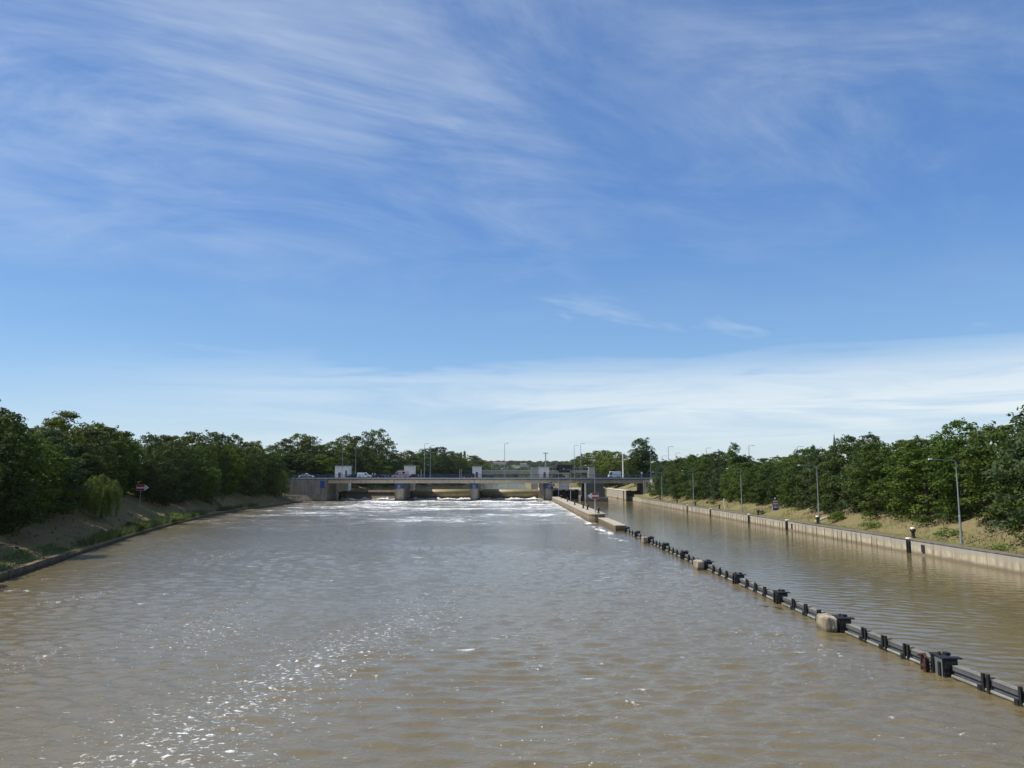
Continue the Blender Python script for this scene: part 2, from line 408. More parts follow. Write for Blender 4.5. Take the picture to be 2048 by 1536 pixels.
        t.l.new(t.math('ADD', rough, t.math('MULTIPLY', ff, .6)), b.inputs['Roughness'])
    else:
        bp = t.N('ShaderNodeBump', i={'Strength': .12, 'Distance': .15, 'Height': hgt}); b.inputs['Roughness'].default_value = rough
    t.l.new(col, b.inputs['Base Color']); t.l.new(bp.outputs[0], b.inputs['Normal'])
    return m
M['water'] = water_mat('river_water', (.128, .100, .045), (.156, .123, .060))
M['water_up'] = water_mat('headwater', (.11, .105, .07), (.14, .125, .08), False)

def build_river():
    rs = np.random.RandomState(3)
    ys = [8.0]
    while ys[-1] < 352: ys.append(ys[-1] * 1.0036 + .004)
    ys = np.array(ys); nx = 620
    t = np.linspace(0, 1, nx)
    lo = np.array([Lx(y) for y in ys]) - .6
    hi = np.full_like(ys, 39.0)
    XX = lo[:, None] + (hi - lo)[:, None] * t[None, :]
    YY = np.repeat(ys[:, None], nx, 1)
    Z = np.zeros_like(XX)
    sp = np.maximum((hi - lo)[:, None] / nx, (YY * .0036))
    amp = np.where(XX > 15.5, .55, 1.0) * (1 + .35 * np.sin(XX * .13 + YY * .05) * np.sin(YY * .09 - XX * .04))
    for k in range(72):
        lam = .30 * (6.0 ** rs.rand()) ; ang = rs.normal(0, .45) + .12
        kx, ky = math.sin(ang) * 2 * math.pi / lam, math.cos(ang) * 2 * math.pi / lam
        a = .0096 * lam ** .55 * (.5 + rs.rand()) * .62
        fade = np.clip((lam / sp - 3) / 3, 0, 1)
        mod = .55 + .45 * np.sin(XX * rs.uniform(.05, .3) + YY * rs.uniform(.05, .3) + rs.rand() * 6)
        Z += a * fade * mod * np.sin(kx * XX + ky * YY + rs.rand() * 6.28)
    Z *= amp
    boil = np.clip((YY - 205) / 50, 0, 1) * (XX < 12.5) * np.clip((XX + 62) / 20, 0, 1)
    Z += boil * (.30 * rs.rand(*Z.shape) * (.5 + .5 * np.sin(XX * .35 + 2 * np.sin(YY * .12))) + .12 * np.sin(XX * .5 + YY * .4) * np.sin(YY * .55 - XX * .2))
    V = np.stack([XX, YY, Z], -1).reshape(-1, 3)
    ny = len(ys)
    idx = np.arange(ny * nx).reshape(ny, nx)
    F = np.stack([idx[:-1, :-1], idx[:-1, 1:], idx[1:, 1:], idx[1:, :-1]], -1).reshape(-1, 4)
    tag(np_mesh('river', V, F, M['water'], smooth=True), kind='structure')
build_river()

UPZ = 2.55
def build_up():
    ys = [267.2, 272, 300, 376, 460, 560, 700, 800, 950, 1100, 1290]
    V = []
    for y in ys: V += [(Lx(y) - 2, y, UPZ), ((9.05 if y < 600 else Rx(y) + 2), y, UPZ)]
    F = [(2 * i, 2 * i + 1, 2 * i + 3, 2 * i + 2) for i in range(len(ys) - 1)]
    tag(np_mesh('upper_river', np.array(V), np.array(F), M['water_up']), kind='structure')
build_up()

# ------------------------------------------------------------------ walls along the water
def quay():
    t = thing('quay_wall', 'long pale concrete quay wall with dark vertical joints along the right side of the lock cut', 'quay wall', (38.95, 60, 0))
    off = t.location
    b = MB()
    y = -40.0; k = 0
    while y < 236:
        w = 8.0
        b.box(38.7 + .006 * (k % 3), 39.25, y + .02, min(y + w - .02, 236), -2.5, 1.24 + .008 * (k % 2)); y += w; k += 1
    b.build('wall', M['conc_wall'], t, off)
    b = MB(); y = -40.0; k = 0
    while y < 235.5:                                    # coping slabs
        b.box(38.66, 39.5, y + .01, min(y + 3.99, 236), 1.262, 1.33 + .006 * (k % 2)); y += 4; k += 1
    b.build('coping', M['edge'], t, off)
    y = 83.0                               # sheet-pile ribs in the farther stretch
    while y < 234:
        MB().box(38.655, 38.702, y, y + rnd.uniform(.07, .13), -1, rnd.uniform(.9, 1.2)).build('rib', M['conc_dark'], t, off); y += rnd.choice((1.25, 1.25, 2.5, 1.25))
    for y in (76.5, 110, 127.5, 152, 172):
        ld = MB()
        ld.box(38.6, 38.695, y - .27, y - .2, -1, 1.1); ld.box(38.6, 38.695, y + .2, y + .27, -1, 1.1)
        for k in range(7): ld.box(38.62, 38.68, y - .2, y + .2, -.4 + .22 * k, -.36 + .22 * k)
        ld.box(38.685, 38.698, y - .45, y + .45, -1, 1.2)
        l = ld.build('ladder', M['black_steel'], t, off)
        MB().bev(38.58, 38.98, y - .32, y + .32, 1.34, 1.46, .03).build('ladder_cap', M['cream_paint'], l, (0, 0, 0)).location = (-off[0], -off[1], -off[2])
    for y in (73.8, 108):
        MB().box(38.62, 38.697, y - .25, y + .25, .3, 1.0).build('mooring_niche', M['black_paint'], t, off)
quay()

def bollard_proto(mat, cap=False):
    t = thing('bollard', 'x', 'bollard', (0, 0, -50))
    MB().lathe([(.2, 0), (.2, .06), (.12, .1), (.12, .42), (.2, .5), (.22, .6), (.16, .68)], n=14).build('post', mat, t, smooth=False)
    if cap: MB().lathe([(.17, .68), (.19, .70), (.15, .78)], n=14).build('cap', M['cream_paint'], t)
    return t
ORD = ['first', 'second', 'third', 'fourth', 'fifth', 'sixth', 'seventh', 'eighth', 'ninth', 'tenth', 'eleventh', 'twelfth', 'thirteenth', 'fourteenth', 'fifteenth',
       'sixteenth', 'seventeenth', 'eighteenth', 'nineteenth', 'twentieth', 'twenty-first', 'twenty-second', 'twenty-third', 'twenty-fourth', 'twenty-fifth', 'twenty-sixth',
       'twenty-seventh', 'twenty-eighth', 'twenty-ninth', 'thirtieth', 'thirty-first', 'thirty-second', 'thirty-third', 'thirty-fourth', 'thirty-fifth', 'thirty-sixth']
bp_ = bollard_proto(M['black_paint']); bpc = bollard_proto(M['black_paint'], True)
qb = [79.4, 104, 129, 153, 173, 192, 214]
for i, y in enumerate(qb):
    o = copy_tree(bpc if i < 2 else bp_); o.location = (40.7, y, zright(1.5, y)); o.scale = (1.35,) * 3 if i < 2 else (1.25,) * 3
    lab = ['black mooring bollard with pale cap behind the ladder on the right quay, nearest the camera', 'black mooring bollard with pale cap at the foot of the second quay lamp'][i] if i < 2 else \
        'plain black mooring bollard on the grassy right quay, %s from the nearest one' % ORD[i]
    tag(o, lab, 'bollard', 'mooring bollards on the right quay')

# dividing wall between weir stream and lock cut
def divider():
    t = thing('dividing_wall', 'brown stained concrete dividing wall with pale walkway between weir stream and lock cut', 'wall', (14.2, 190, 0)); off = t.location
    b = MB()
    for k, y in enumerate(np.arange(131, 259, 16)):
        e = min(y + 15.96, 259); s = max(0, (y - 131) / 128)
        b.box(12.8 + .005 * (k % 2), 15.6 - s * .8, y, e, -2.5, 1.22)
    n = 10                                             # rounded nose towards the camera
    nose = [(12.8, 131)] + [(14.2 - 1.4 * math.cos(math.pi * k / n), 131 - 1.7 * math.sin(math.pi * k / n)) for k in range(1, n)] + [(15.6, 131)]
    b.prism(nose, -2.5, 1.22, 'z')
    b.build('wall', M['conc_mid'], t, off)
    c = MB()
    for k, y in enumerate(np.arange(131, 259, 4)):
        s = max(0, (y - 131) / 128); c.box(12.72, 15.68 - s * .8, y + .01, min(y + 3.99, 259), 1.225, 1.38 + .004 * (k % 2))
    c.prism([(12.72, 130.99)] + [(14.2 - 1.48 * math.cos(math.pi * k / n), 130.99 - 1.8 * math.sin(math.pi * k / n)) for k in range(1, n)] + [(15.68, 130.99)], 1.225, 1.38, 'z')
    c.build('walkway', M['conc_top'], t, off)
    t2 = thing('low_wall', 'low concrete wall stepping down from the dividing wall to the guide beam', 'wall', (15.0, 118, 0)); off = t2.location
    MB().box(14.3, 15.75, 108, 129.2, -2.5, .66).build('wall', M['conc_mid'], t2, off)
    c = MB()
    for k, y in enumerate(np.arange(108, 129, 3.5)): c.box(14.22, 15.82, y + .01, min(y + 3.49, 129.2), .664, .78 + .004 * (k % 2))
    c.build('walkway', M['conc_top'], t2, off)
divider()
for i, (u, v) in enumerate([(1197, 1026), (1175, 1015), (1166.5, 1012), (1149.5, 1006), (1135, 1000), (1123, 996)]):
    Y = (131.5, 146, 153, 173, 198, 229)[i]
    o = copy_tree(bp_); x = xu(u, Y, v); o.location = (min(max(x, 13.2), 15.2), Y, 1.385); o.scale = (1.3, 1.3, 1.35)
    tag(o, 'black bollard on the dividing wall walkway, %s from its near rounded end' % ORD[i] if i else 'black bollard at the very end of the dividing wall, right of the arrow sign', 'bollard', 'bollards on the dividing wall')

# ------------------------------------------------------------------ guide beam
GX = 15.6
def gx(y): return float(np.interp(y, [21, 26, 30, 38, 60, 106], [16.75, 16.4, 16.1, 15.75, 15.65, 15.6]))
SUP = [21.4, 29.7, 37.8, 46.1, 54.4, 62.8, 71.0, 79.5, 88.0, 97.0, 105.6]
def span(y0, y1, nposts):
    t = thing('guide_beam', 'x', 'guide beam', ((gx(y0) + gx(y1)) / 2, (y0 + y1) / 2, 0), -math.atan2(gx(y1) - gx(y0), y1 - y0)); h = (y1 - y0) / 2
    b = MB().box(-.14, .14, -h, h, .27, .42)
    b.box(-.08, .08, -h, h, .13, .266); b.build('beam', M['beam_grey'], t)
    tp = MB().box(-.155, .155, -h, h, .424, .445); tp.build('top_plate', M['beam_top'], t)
    MB().tube([(-.16, -h, .07), (-.16, h, .07)], .06, 10).build('pipe', M['pipe'], t, smooth=True)
    for k in range(nposts):
        y = -h + (k + 1) * 2 * h / (nposts + 1) - .1
        p = MB(); j = rnd.uniform(-.03, .03)
        w = rnd.uniform(-.02, .02); p.box(-.25, -.165, y - .19, y - .07, -.4, .62 + j); p.box(-.25, -.165, y + .07 + w, y + .19 + w, -.4, .59 - j)
        p.box(-.27, -.17, y + .2 + w, y + .38, -.02, .17); p.box(-.165, .12, y - .03, y + .05, .449, .475)
        p.build('post', M['black_steel'], t)
    return t
for i in range(len(SUP) - 1):
    t = span(SUP[i] + .62, SUP[i + 1] - .62, 3 if i < 8 else 2)
    tag(t, 'grey guide beam with pale pipe and black post pairs, %s span from the camera end' % ORD[i], 'guide beam', 'guide beam spans along the lock cut')
for i, y in enumerate(SUP):
    kind = 'concrete' if i in (2, 5, 8) else 'steel'
    t = thing('beam_support', 'x', 'beam support', (gx(y), y, 0), rnd.uniform(-.04, .04))
    b = MB().box(-.32, .22, -.48, .46, -1.5, .63); b.box(-.40, -.32, -.38, -.2, -.5, .5); b.box(-.40, -.32, .1, .28, -.5, .54); b.box(.22, .32, -.44, -.30, .08, .36)
    b.build('steel_box', M['black_steel'], t, bevel=.02)
    c = MB().box(-.36, .02, -.52, .48, .633, .675); c.box(.024, .36, -.54, -.22, .633, .68); c.box(.08, .26, .08, .34, .633, .73); c.build('cap_plate', M['black_steel'], t)
    f = MB()
    for k in range(4): f.box(-.32 + .13 * k, -.23 + .13 * k, -.53, -.485, -.6, .22 + rnd.uniform(-.1, .12))
    f.box(-.26, .12, -.54, -.485, .3, .55); f.build('fender_board', M['black_paint'], t)
    MB().lathe([(.05, .68), (.05, .73), (.08, .76), (.03, .79)], (rnd.uniform(-.2, 0), .1, 0), 8).build('lug', M['rust'], t)
    if kind == 'concrete':
        k = MB().bev(-.98, -.41, -.46, .8, -1.5, .68, .07)
        o_ = k.build('concrete_block', M['conc_block'], t); bm = bmesh.new(); bm.from_mesh(o_.data)
        bmesh.ops.subdivide_edges(bm, edges=bm.edges[:], cuts=5, use_grid_fill=True)
        for v_ in bm.verts: v_.co += Vector((.035 * vnoise(v_.co.y + i, v_.co.z * 2, .3), .035 * vnoise(v_.co.x, v_.co.z + i, .25), .03 * vnoise(v_.co.x + i, v_.co.y, .22))) + Vector([rnd.uniform(-.012, .012) for _ in range(3)])
        bm.to_mesh(o_.data); bm.free()
    elif i == 1:
        g = MB()
        g.box(-.62, -.44, .3, .42, -.6, .46, .3); g.box(-.58, -.42, .62, .76, -.6, .58, -.2); g.tube([(-.6, .2, .5), (-.5, .5, .6), (-.58, .85, .5)], .05); g.tube([(-.6, .3, .15), (-.5, .8, .2)], .05)
        g.build('rusty_bracket', M['rust'], t)
        MB().box(-.345, -.325, -.46, .08, -.4, .62).build('side_plate', M['lamp_dark'], t)
    lab = {0: 'black steel beam support nearest the camera at the edge of the photo', 1: 'black steel beam support with a rusty bracket on its left side', 2: 'black beam support with a big beige concrete block, nearest of the three blocks',
           5: 'black beam support with beige concrete block, middle one of the three blocks', 8: 'black beam support with brown concrete block, farthest of the three blocks'}.get(i) or \
        'plain black steel beam support, %s along the guide beam from the camera' % ORD[i]
    tag(t, lab, 'beam support', 'supports carrying the guide beam')
# drift wood caught at a support
tag(MB().tube([(15.0, 44.0, .06), (14.5, 44.6, .05), (13.9, 44.4, .1)], [.04, .03, .015], 6).build('driftwood', M['bark'], None), 'thin dark branch caught on a guide beam support', 'driftwood')

# left bank low edging wall
def left_edge():
    t = thing('bank_edge_wall', 'low dark concrete edging wall along the left river bank', 'wall', (Lx(60), 60, 0)); off = t.location
    ys = list(np.arange(-30, 247, 3.0))
    def strip(hh, w0, w1, z0, a, b):
        mb = MB()
        for i in range(len(ys) - 1):
            y0, y1 = ys[i], ys[i + 1]
            if not (a <= y0 < b): continue
            h = hh(y0) + .02 * (i % 2); x0, x1 = Lx(y0), Lx(y1)
            vs = [(x0 - w0, y0, z0), (x0 + w1, y0, z0), (x1 + w1, y1 - .03, z0), (x1 - w0, y1 - .03, z0)]
            vs += [(x, y, h) for x, y, _ in vs]
            mb.add(vs, [(3, 2, 1, 0), (4, 5, 6, 7), (0, 1, 5, 4), (1, 2, 6, 5), (2, 3, 7, 6), (3, 0, 4, 7)])
        return mb
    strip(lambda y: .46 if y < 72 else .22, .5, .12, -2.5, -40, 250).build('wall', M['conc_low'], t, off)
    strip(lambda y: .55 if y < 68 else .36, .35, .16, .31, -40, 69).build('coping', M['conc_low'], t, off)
left_edge()

# ------------------------------------------------------------------ weir bridge
BY0, BY1 = 250.0, 264.0
DZ = 7.35
def bridge():
    t = thing('weir_bridge', 'long grey concrete road bridge with blue railings over the weir and lock', 'bridge', (-10, 257, 0)); off = t.location
    xl, xr = -140.0, 120.0
    MB().box(xl, xr, BY0 - .3, BY1 + .3, DZ - .62, DZ - .14).build('deck', M['edge'], t, off)
    MB().box(xl, xr, BY0 + 2.0, BY1 - 2.0, DZ - .136, DZ - .1).build('roadway', M['asphalt'], t, off)
    k = MB().box(xl, xr, BY0 - .28, BY0 + 1.95, DZ - .136, DZ + .03); k.build('footway', M['kerb'], t, off)
    k = MB().box(xl, xr, BY1 - 1.95, BY1 + .28, DZ - .136, DZ + .03); k.build('footway', M['kerb'], t, off)
    g = MB()
    for x0, x1 in ((-59.4, -38.1), (-38.0, -12.0), (-11.9, 12.0), (12.1, 26.0), (26.1, 42.3)):
        g.box(x0, x1, BY0 + .35, BY1 - .35, DZ - 1.66, DZ - .624)
    g.build('girder', M['conc_girder'], t, off)
    def pier(x0, x1, y0, y1, ztop):
        n = 10; r = (x1 - x0) / 2; cx = (x0 + x1) / 2
        pl = [(x0, y0 + r)] + [(cx - r * math.cos(math.pi * q / n), y0 + r - r * math.sin(math.pi * q / n)) for q in range(1, n)] + [(x1, y0 + r), (x1, y1), (x0, y1)]
        p = MB().prism(pl, -2.5, ztop, 'z').build('pier', M['conc_pier'], t, off)
        e = .09
        pb = [(cx + (a - cx) * (1 + e / r), y0 + (b - y0) * 1.002 - e) for a, b in pl]
        s = MB().prism(pb, ztop + .004, DZ - 1.665, 'z').build('bearing_housing', M['blue_steel'], p)
        s.location = (-off[0], -off[1], -off[2])
        q = MB().box(cx - .45, cx + .45, y0 - e - .06, y0 - e + .1, ztop + .25, ztop + 1.15).build('panel', M['blue_pale'], p)
        q.location = s.location
    pier(-38.05, -34.9, 250.6, 271.5, 3.95); pier(-13.45, -11.0, 250.6, 271.5, 3.95); pier(10.7, 13.25, 250.6, 271.5, 3.95)
    # lock pier with broad footing
    MB().box(23.6, 29.2, 247.5, 266, -2.5, DZ - 1.665).build('lock_pier', M['conc_shade'], t, off)
    MB().box(23.3, 30.4, 246.0, 275, -2.5, 1.3).build('pier_footing', M['conc_dark'], t, off)
    MB().box(23.2, 23.62, 247.2, 247.9, 1.304, DZ - 1.7).build('sunlit_corner', M['conc_white'], t, off)  # sunlit front corner of the lock pier, painted as a pale strip
    # left abutment with stepped base
    a = MB().box(-76, -59.5, 248.6, 266.5, -2.5, DZ - .63); a.build('abutment', M['conc_dark'], t, off)
    MB().box(-66, -59.2, 248.2, 268, -2.5, 2.3).build('abutment_base', M['conc_dark'], t, off)
    MB().box(-59.45, -58.8, 262.6, 263.3, -1, DZ - 1.67).build('column', M['conc_white'], t, off)
    MB().box(42.4, 48, 250.2, 264.2, .5, DZ - .63).build('abutment', M['conc_dark'], t, off)
    MB().box(42.2, 44.5, 249.4, 250.15, 1.0, DZ - .64).build('pilaster', M['conc_girder'], t, off)
    MB().prism([(250.1, 7.0), (250.1, .8), (235, .8), (235, 1.5)], 44.52, 45.1, 'x').build('wing_wall', M['conc_white'], t, off)
    for y in (BY0 - .12, BY1 + .1):                    # railings
        r = MB(); x = xl
        while x < xr: r.box(x - .03, x + .03, y - .03, y + .03, DZ + .03, DZ + 1.08); x += 2.0
        for z in (.14, 1.08): r.box(xl, xr, y - .03, y + .03, DZ + z, DZ + z + .06)
        x = xl
        while x < xr: r.box(x + .12, x + .135, y - .01, y + .01, DZ + .2, DZ + 1.08); x += .2
        r.build('railing', M['rail_blue'], t, off)
bridge()
tag(MB().box(xu(641, 248.4), xu(649, 248.4), 248.44, 248.55, zv(976, 248), zv(962, 248)).build('wall_panel', M['blue_sign'], None), 'upright dark blue panel fixed on the left bridge abutment', 'panel')
tag(MB().add([(-72.2, 240.5, -.5), (-68.2, 240.5, -.5), (-62.5, 248, -.5), (-72.2, 248, -.5), (-72.2, 242.5, 2.0), (-69, 242.5, 2.0), (-65.4, 247.6, 2.0), (-72.2, 247.6, 2.0)],
    [(3, 2, 1, 0), (4, 5, 6, 7), (0, 1, 5, 4), (1, 2, 6, 5), (2, 3, 7, 6), (3, 0, 4, 7)]).build('bank_slab', M['conc_mid'], None), 'tilted brown concrete slab at the foot of the left abutment', 'slab')

# gates of the weir
def roller(x0, x1, label):
    t = thing('weir_gate', label, 'weir gate', ((x0 + x1) / 2, 268.4, 0), 0, 'weir gates under the bridge'); off = t.location
    n = 28; yc, zc, r = 268.6, 2.05, 1.42
    b = MB().tube([(x0, yc, zc), (x1, yc, zc)], r, n); b.build('drum', M['gate'], t, off, smooth=False).data.polygons.foreach_set('use_smooth', [True] * (n * 1) + [False] * 2)
    MB().box(x0, x1, yc - .12, yc + .35, zc + r - .03, zc + r + .12).build('crest', M['conc_top'], t, off)
    MB().prism([(yc - 1.9, .35), (yc - .6, .85), (yc, .7), (yc, -2), (yc - 1.9, -2)], x0, x1, 'x').build('sill_beam', M['conc_dark'], t, off)
roller(-34.8, -13.5, 'ochre roller gate of the middle weir bay, half in shade')
roller(-10.9, 10.6, 'ochre roller gate of the right weir bay, right next to the lock')
t = thing('weir_gate', 'grey brown tilted flap gate of the left weir bay', 'weir gate', (-48.5, 268.4, 0), 0, 'weir gates under the bridge'); off = t.location
MB().prism([(266.6, .3), (268.2, 3.2), (268.6, 3.2), (267.4, .3)], -58.7, -38.1, 'x').build('flap', M['flap'], t, off)
MB().prism([(265.5, .25), (266.5, .45), (267.6, .28), (267.6, -2), (265.5, -2)], -58.7, -38.1, 'x').build('sill_beam', M['conc_dark'], t, off)

# white water spilling under the gates
def spill():
    m, t, b = new_mat('spill_foam')
    pos = t.N('ShaderNodeNewGeometry').outputs['Position']
    n = t.noise(pos, 1.5, 6, .7)
    t.l.new(t.mix(t.ramp(n, [(.4, 0), (.6, 1)]), (.3, .28, .25), (.82, .82, .8)), b.inputs['Base Color']); b.inputs['Roughness'].default_value = .8
    rs = np.random.RandomState(5)
    for x0, x1 in ((-58.6, -38.15), (-34.75, -13.55), (-10.85, 10.55)):
        nx = int((x1 - x0) / .25); ny = 14
        xs = np.linspace(x0, x1, nx); ys = np.linspace(261.5, 266.9, ny)
        XX, YY = np.meshgrid(xs, ys); q = (YY - 261.5) / 5.4
        Z = .05 + q ** 1.5 * .4 + (rs.rand(ny, nx) - .4) * .2 * (.3 + q) + .18 * np.sin(XX * 1.1) * q
        Z += np.where((np.sin(XX * .8 + x0) > .92), .35, 0) * (q > .8)
        V = np.stack([XX, YY, Z], -1).reshape(-1, 3); idx = np.arange(nx * ny).reshape(ny, nx)
        F = np.stack([idx[:-1, :-1], idx[:-1, 1:], idx[1:, 1:], idx[1:, :-1]], -1).reshape(-1, 4)
        tag(np_mesh('white_water', V, F, m, smooth=True), kind='stuff')
spill()

# gatehouses
def gatehouse(x0, x1, y0, y1, zb, zt, mat, label, roof='grey', door=None, window=None, col=None, over=.25):
    t = thing('gatehouse', label, 'gatehouse', ((x0 + x1) / 2, y0, zb), 0, 'gatehouses along the weir bridge'); off = t.location
    MB().box(x0, x1, y0, y1, zb, zt).build('wall', mat, t, off, bevel=.03)
    MB().box(x0 - over, x1 + over, y0 - over, y1 + over, zt + .003, zt + .22).build('roof', M['roof_' + roof], t, off)
    if door: MB().box(door[0], door[1], y0 - .06, y0 - .005, door[2], door[3]).build('door', M['door_red'], t, off)
    if window:
        w = MB().box(window[0], window[1], y0 - .05, y0 - .005, window[2], window[3]).build('window', M['glass'], t, off)
        MB().box(window[0] - .06, window[1] + .06, y0 - .12, y0 - .055, window[2] - .1, window[2] - .02).build('sill', M['kerb'], w, (0, 0, 0)).location = (-off[0], -off[1], -off[2])
    if col: MB().box(col[0], col[1], y0 - .1, y0 + .5, col[2], zt - .01).build('column', M['conc_white'], t, off)
    return t
GY = 264.7
X = lambda u: xu(u, GY)
gatehouse(X(669.5), X(696.5), GY, GY + 5, 3, 11.35, M['render_white'], 'wide white gatehouse with dark window slit at the left end of the weir', 'grey', (X(676.3), X(681.5), DZ, zv(945, GY)), (X(690.5), X(693.3), 8.0, zv(941, GY)))
gatehouse(X(808), X(827), GY, GY + 5, 3, 11.4, M['render_white'], 'white gatehouse with slim column partly hidden behind the ambulance', 'grey', None, None, (X(829), X(830.6), 3.96))
gatehouse(X(944.7), X(962.4), GY, GY + 5, 3, 11.25, M['render_white'], 'white gatehouse with red door right behind the dark estate car', 'grey', (X(951), X(956), DZ, zv(944, GY)))
gatehouse(X(1078.5), X(1097.5), GY, GY + 5, 3, 11.1, M['render_white'], 'white gatehouse with red door left of the control building', 'grey', (X(1087), X(1091.5), DZ, zv(944.5, GY)), None, (X(1077.6), X(1079.0), 3.96))
gatehouse(xu(1063, 286), xu(1076, 286), 286, 290, 2.9, 11.5, M['render_grey'], 'narrow cream gatehouse with dark roof on the lock island', 'dark', None, None, (xu(1061.6, 286), xu(1063, 286), 2.9))
gatehouse(xu(1178.5, 284), xu(1190.5, 284), 284, 288, 3.1, 11.5, M['render_grey'], 'narrow cream gatehouse with dark roof right of the control building', 'dark', None, None, (xu(1176.6, 284), xu(1178.4, 284), 3.1))  # pale column on the left edge paints in the sunlit side wall

# lock island and chambers
def lock():
    t = thing('lock_walls', 'concrete lock chamber walls behind the bridge', 'lock', (20, 300, 0)); off = t.location
    MB().box(9.0, 13.9, 266.8, 352, -2.5, 3.1).build('island_wall', M['conc_wall'], t, off)
    MB().box(23.4, 30.3, 275.05, 352, -2.5, 3.1).build('middle_wall', M['conc_wall'], t, off)
    w = MB(); y = 236.02; 
    for y0, y1, z in ((236.05, 249, 1.26), (249.02, 262, 1.3), (262.02, 290, 3.05), (290.03, 320, 3.06), (320.03, 352, 3.07)): w.box(38.7, 39.6, y0, y1, -2.5, z)
    w.build('chamber_wall', M['conc_wall'], t, off)
    c = MB()
    for y in np.arange(262.1, 351, 6): c.box(38.6, 40.2, y, y + 5.97, 3.08, 3.22)
    c.build('coping', M['conc_white'], t, off)
    MB().box(13.95, 38.65, 349, 352, -2.5, 3.08).build('head_wall', M['conc_dark'], t, off)
    l = MB()
    for k in range(12): l.box(38.58, 38.66, 268.9, 269.7, .1 + .25 * k, .18 + .25 * k)
    l.box(38.6, 38.69, 268.4, 270.2, 0, 3.0); l.build('ladder', M['black_steel'], t, off)
    t = thing('lock_gate', 'dark steel lock gate with ribs closing the left lock chamber', 'lock gate', (18.6, 273, 0)); off = t.location
    MB().box(13.92, 23.38, 273, 273.5, -2, 3.3).build('leaf', M['gate_dark'], t, off)
    rb = MB()
    for k in range(9): rb.box(19.6, 23.3, 272.82, 272.99, .3 + .32 * k, .38 + .32 * k)
    rb.build('rib', M['gate_dark'], t, off)
    for k in (0, 2, 4, 6): MB().box(14 + 1.17 * k, 15.1 + 1.17 * k, 272.75, 272.98, 3.02, 3.28).build('warning_board', M['white_paint'], t, off)
    MB().box(13.95, 23.35, 272.6, 273.8, 3.31, 3.42).build('walkway', M['conc_top'], t, off)
    r = MB()
    for k in range(9): r.box(14 + 1.16 * k, 14.05 + 1.16 * k, 272.62, 272.67, 3.43, 4.4)
    r.box(14, 23.3, 272.62, 272.67, 4.4, 4.45); r.build('railing', M['rail_blue'], t, off)
lock()

def control_building():
    Y = 296.0; X = lambda u: xu(u, Y)
    t = thing('control_building', 'lock control building with dark slanted cabin and pale gallery band', 'building', (X(1128), Y, 3.1)); off = t.location
    g = MB().box(X(1098), X(1178), Y, Y + 6, zv(945, Y), zv(940, Y)); g.build('gallery', M['render_grey'], t, off)
    MB().box(X(1098), X(1178), Y - .4, Y + 6.4, zv(936, Y), zv(934.6, Y)).build('roof', M['roof_grey'], t, off)
    for k in range(13): MB().box(X(1099 + k * 6), X(1099.8 + k * 6), Y + .02, Y + .3, zv(940, Y) + .003, zv(936, Y) - .003).build('mullion', M['render_grey'], t, off)
    MB().box(X(1098.5), X(1177.5), Y + .35, Y + 5.8, zv(940, Y) + .004, zv(936, Y) - .004).build('window', M['glass'], t, off)
    for u in (1117, 1175): MB().box(X(u), X(u + 2.2), Y + 1, Y + 2, 3.1, zv(945, Y) - .003).build('leg', M['conc_white'], t, off)
    MB().box(X(1118), X(1139), Y + 1.2, Y + 5, 3.1, zv(945, Y) - .004).build('base', M['render_white'], t, off)
    z0, z1, z2 = zv(945, Y), zv(936, Y), zv(931, Y)
    c = MB().prism([(X(1117), z0), (X(1139), z0), (X(1141.5), z1), (X(1114.5), z1)], Y - 3.2, Y - .45, 'y'); c.build('cabin', M['roof_dark'], t, off)
    MB().box(X(1112.5), X(1143), Y - 4, Y - .1, z1 + .003, z2 + .2).build('cabin_roof', M['roof_dark'], t, off)
    f = MB()
    for k in range(5): f.box(X(1118.5 + 4.1 * k), X(1121.6 + 4.1 * k), Y - 3.27, Y - 3.21, zv(942.5, Y), zv(938, Y))
    f.build('cabin_window', M['glass'], t, off)
control_building()
o = thing('radio_mast', 'slim pale mast with crossbar top rising behind the lock', 'mast', (xu(1091.5, 330), 330, 3))
MB().tube([(0, 0, 0), (0, 0, zv(907, 330) - 3)], [.28, .2], 8).build('pole', M['galv'], o)
MB().box(-1, 1, -.15, .15, zv(907, 330) - 3.0, zv(906, 330) - 2.9).build('crossbar', M['galv'], o)

# ------------------------------------------------------------------ far bridge
def far_bridge():
    Y = 620.0
    t = thing('far_bridge', 'distant slim concrete girder bridge with haunched span upstream', 'bridge', (0, Y, 0)); off = t.location
    zt = zv(942, Y); d = 2.1
    pr = [(-180, zt), (180, zt), (180, zt - d)]
    for k in range(40, -41, -1):
        x = k * 4.5; s = min(abs(x - (-32)), abs(x - 62), abs(x + 130)); pr.append((x, zt - d - 2.2 * max(0, 1 - s / 30) ** 2))
    MB().prism(pr, Y, Y + 11, 'y').build('girder', M['conc_girder'], t, off)
    MB().box(-181, 181, Y - .6, Y + 11.6, zt + .004, zt + .5).build('deck', M['kerb'], t, off)
    for x in (-32, 62, -130): MB().box(x - 1.6, x + 1.6, Y + 1.5, Y + 9.5, -2, zt - d - 2.0).build('pier', M['conc_pier'], t, off)
    r = MB(); r.box(-181, 181, Y - .4, Y - .3, zt + 1.4, zt + 1.5)
    for k in range(120): r.box(-180 + 3 * k, -179.9 + 3 * k, Y - .4, Y - .3, zt + .5, zt + 1.4)
    r.build('railing', M['galv_blue'], t, off)
far_bridge()
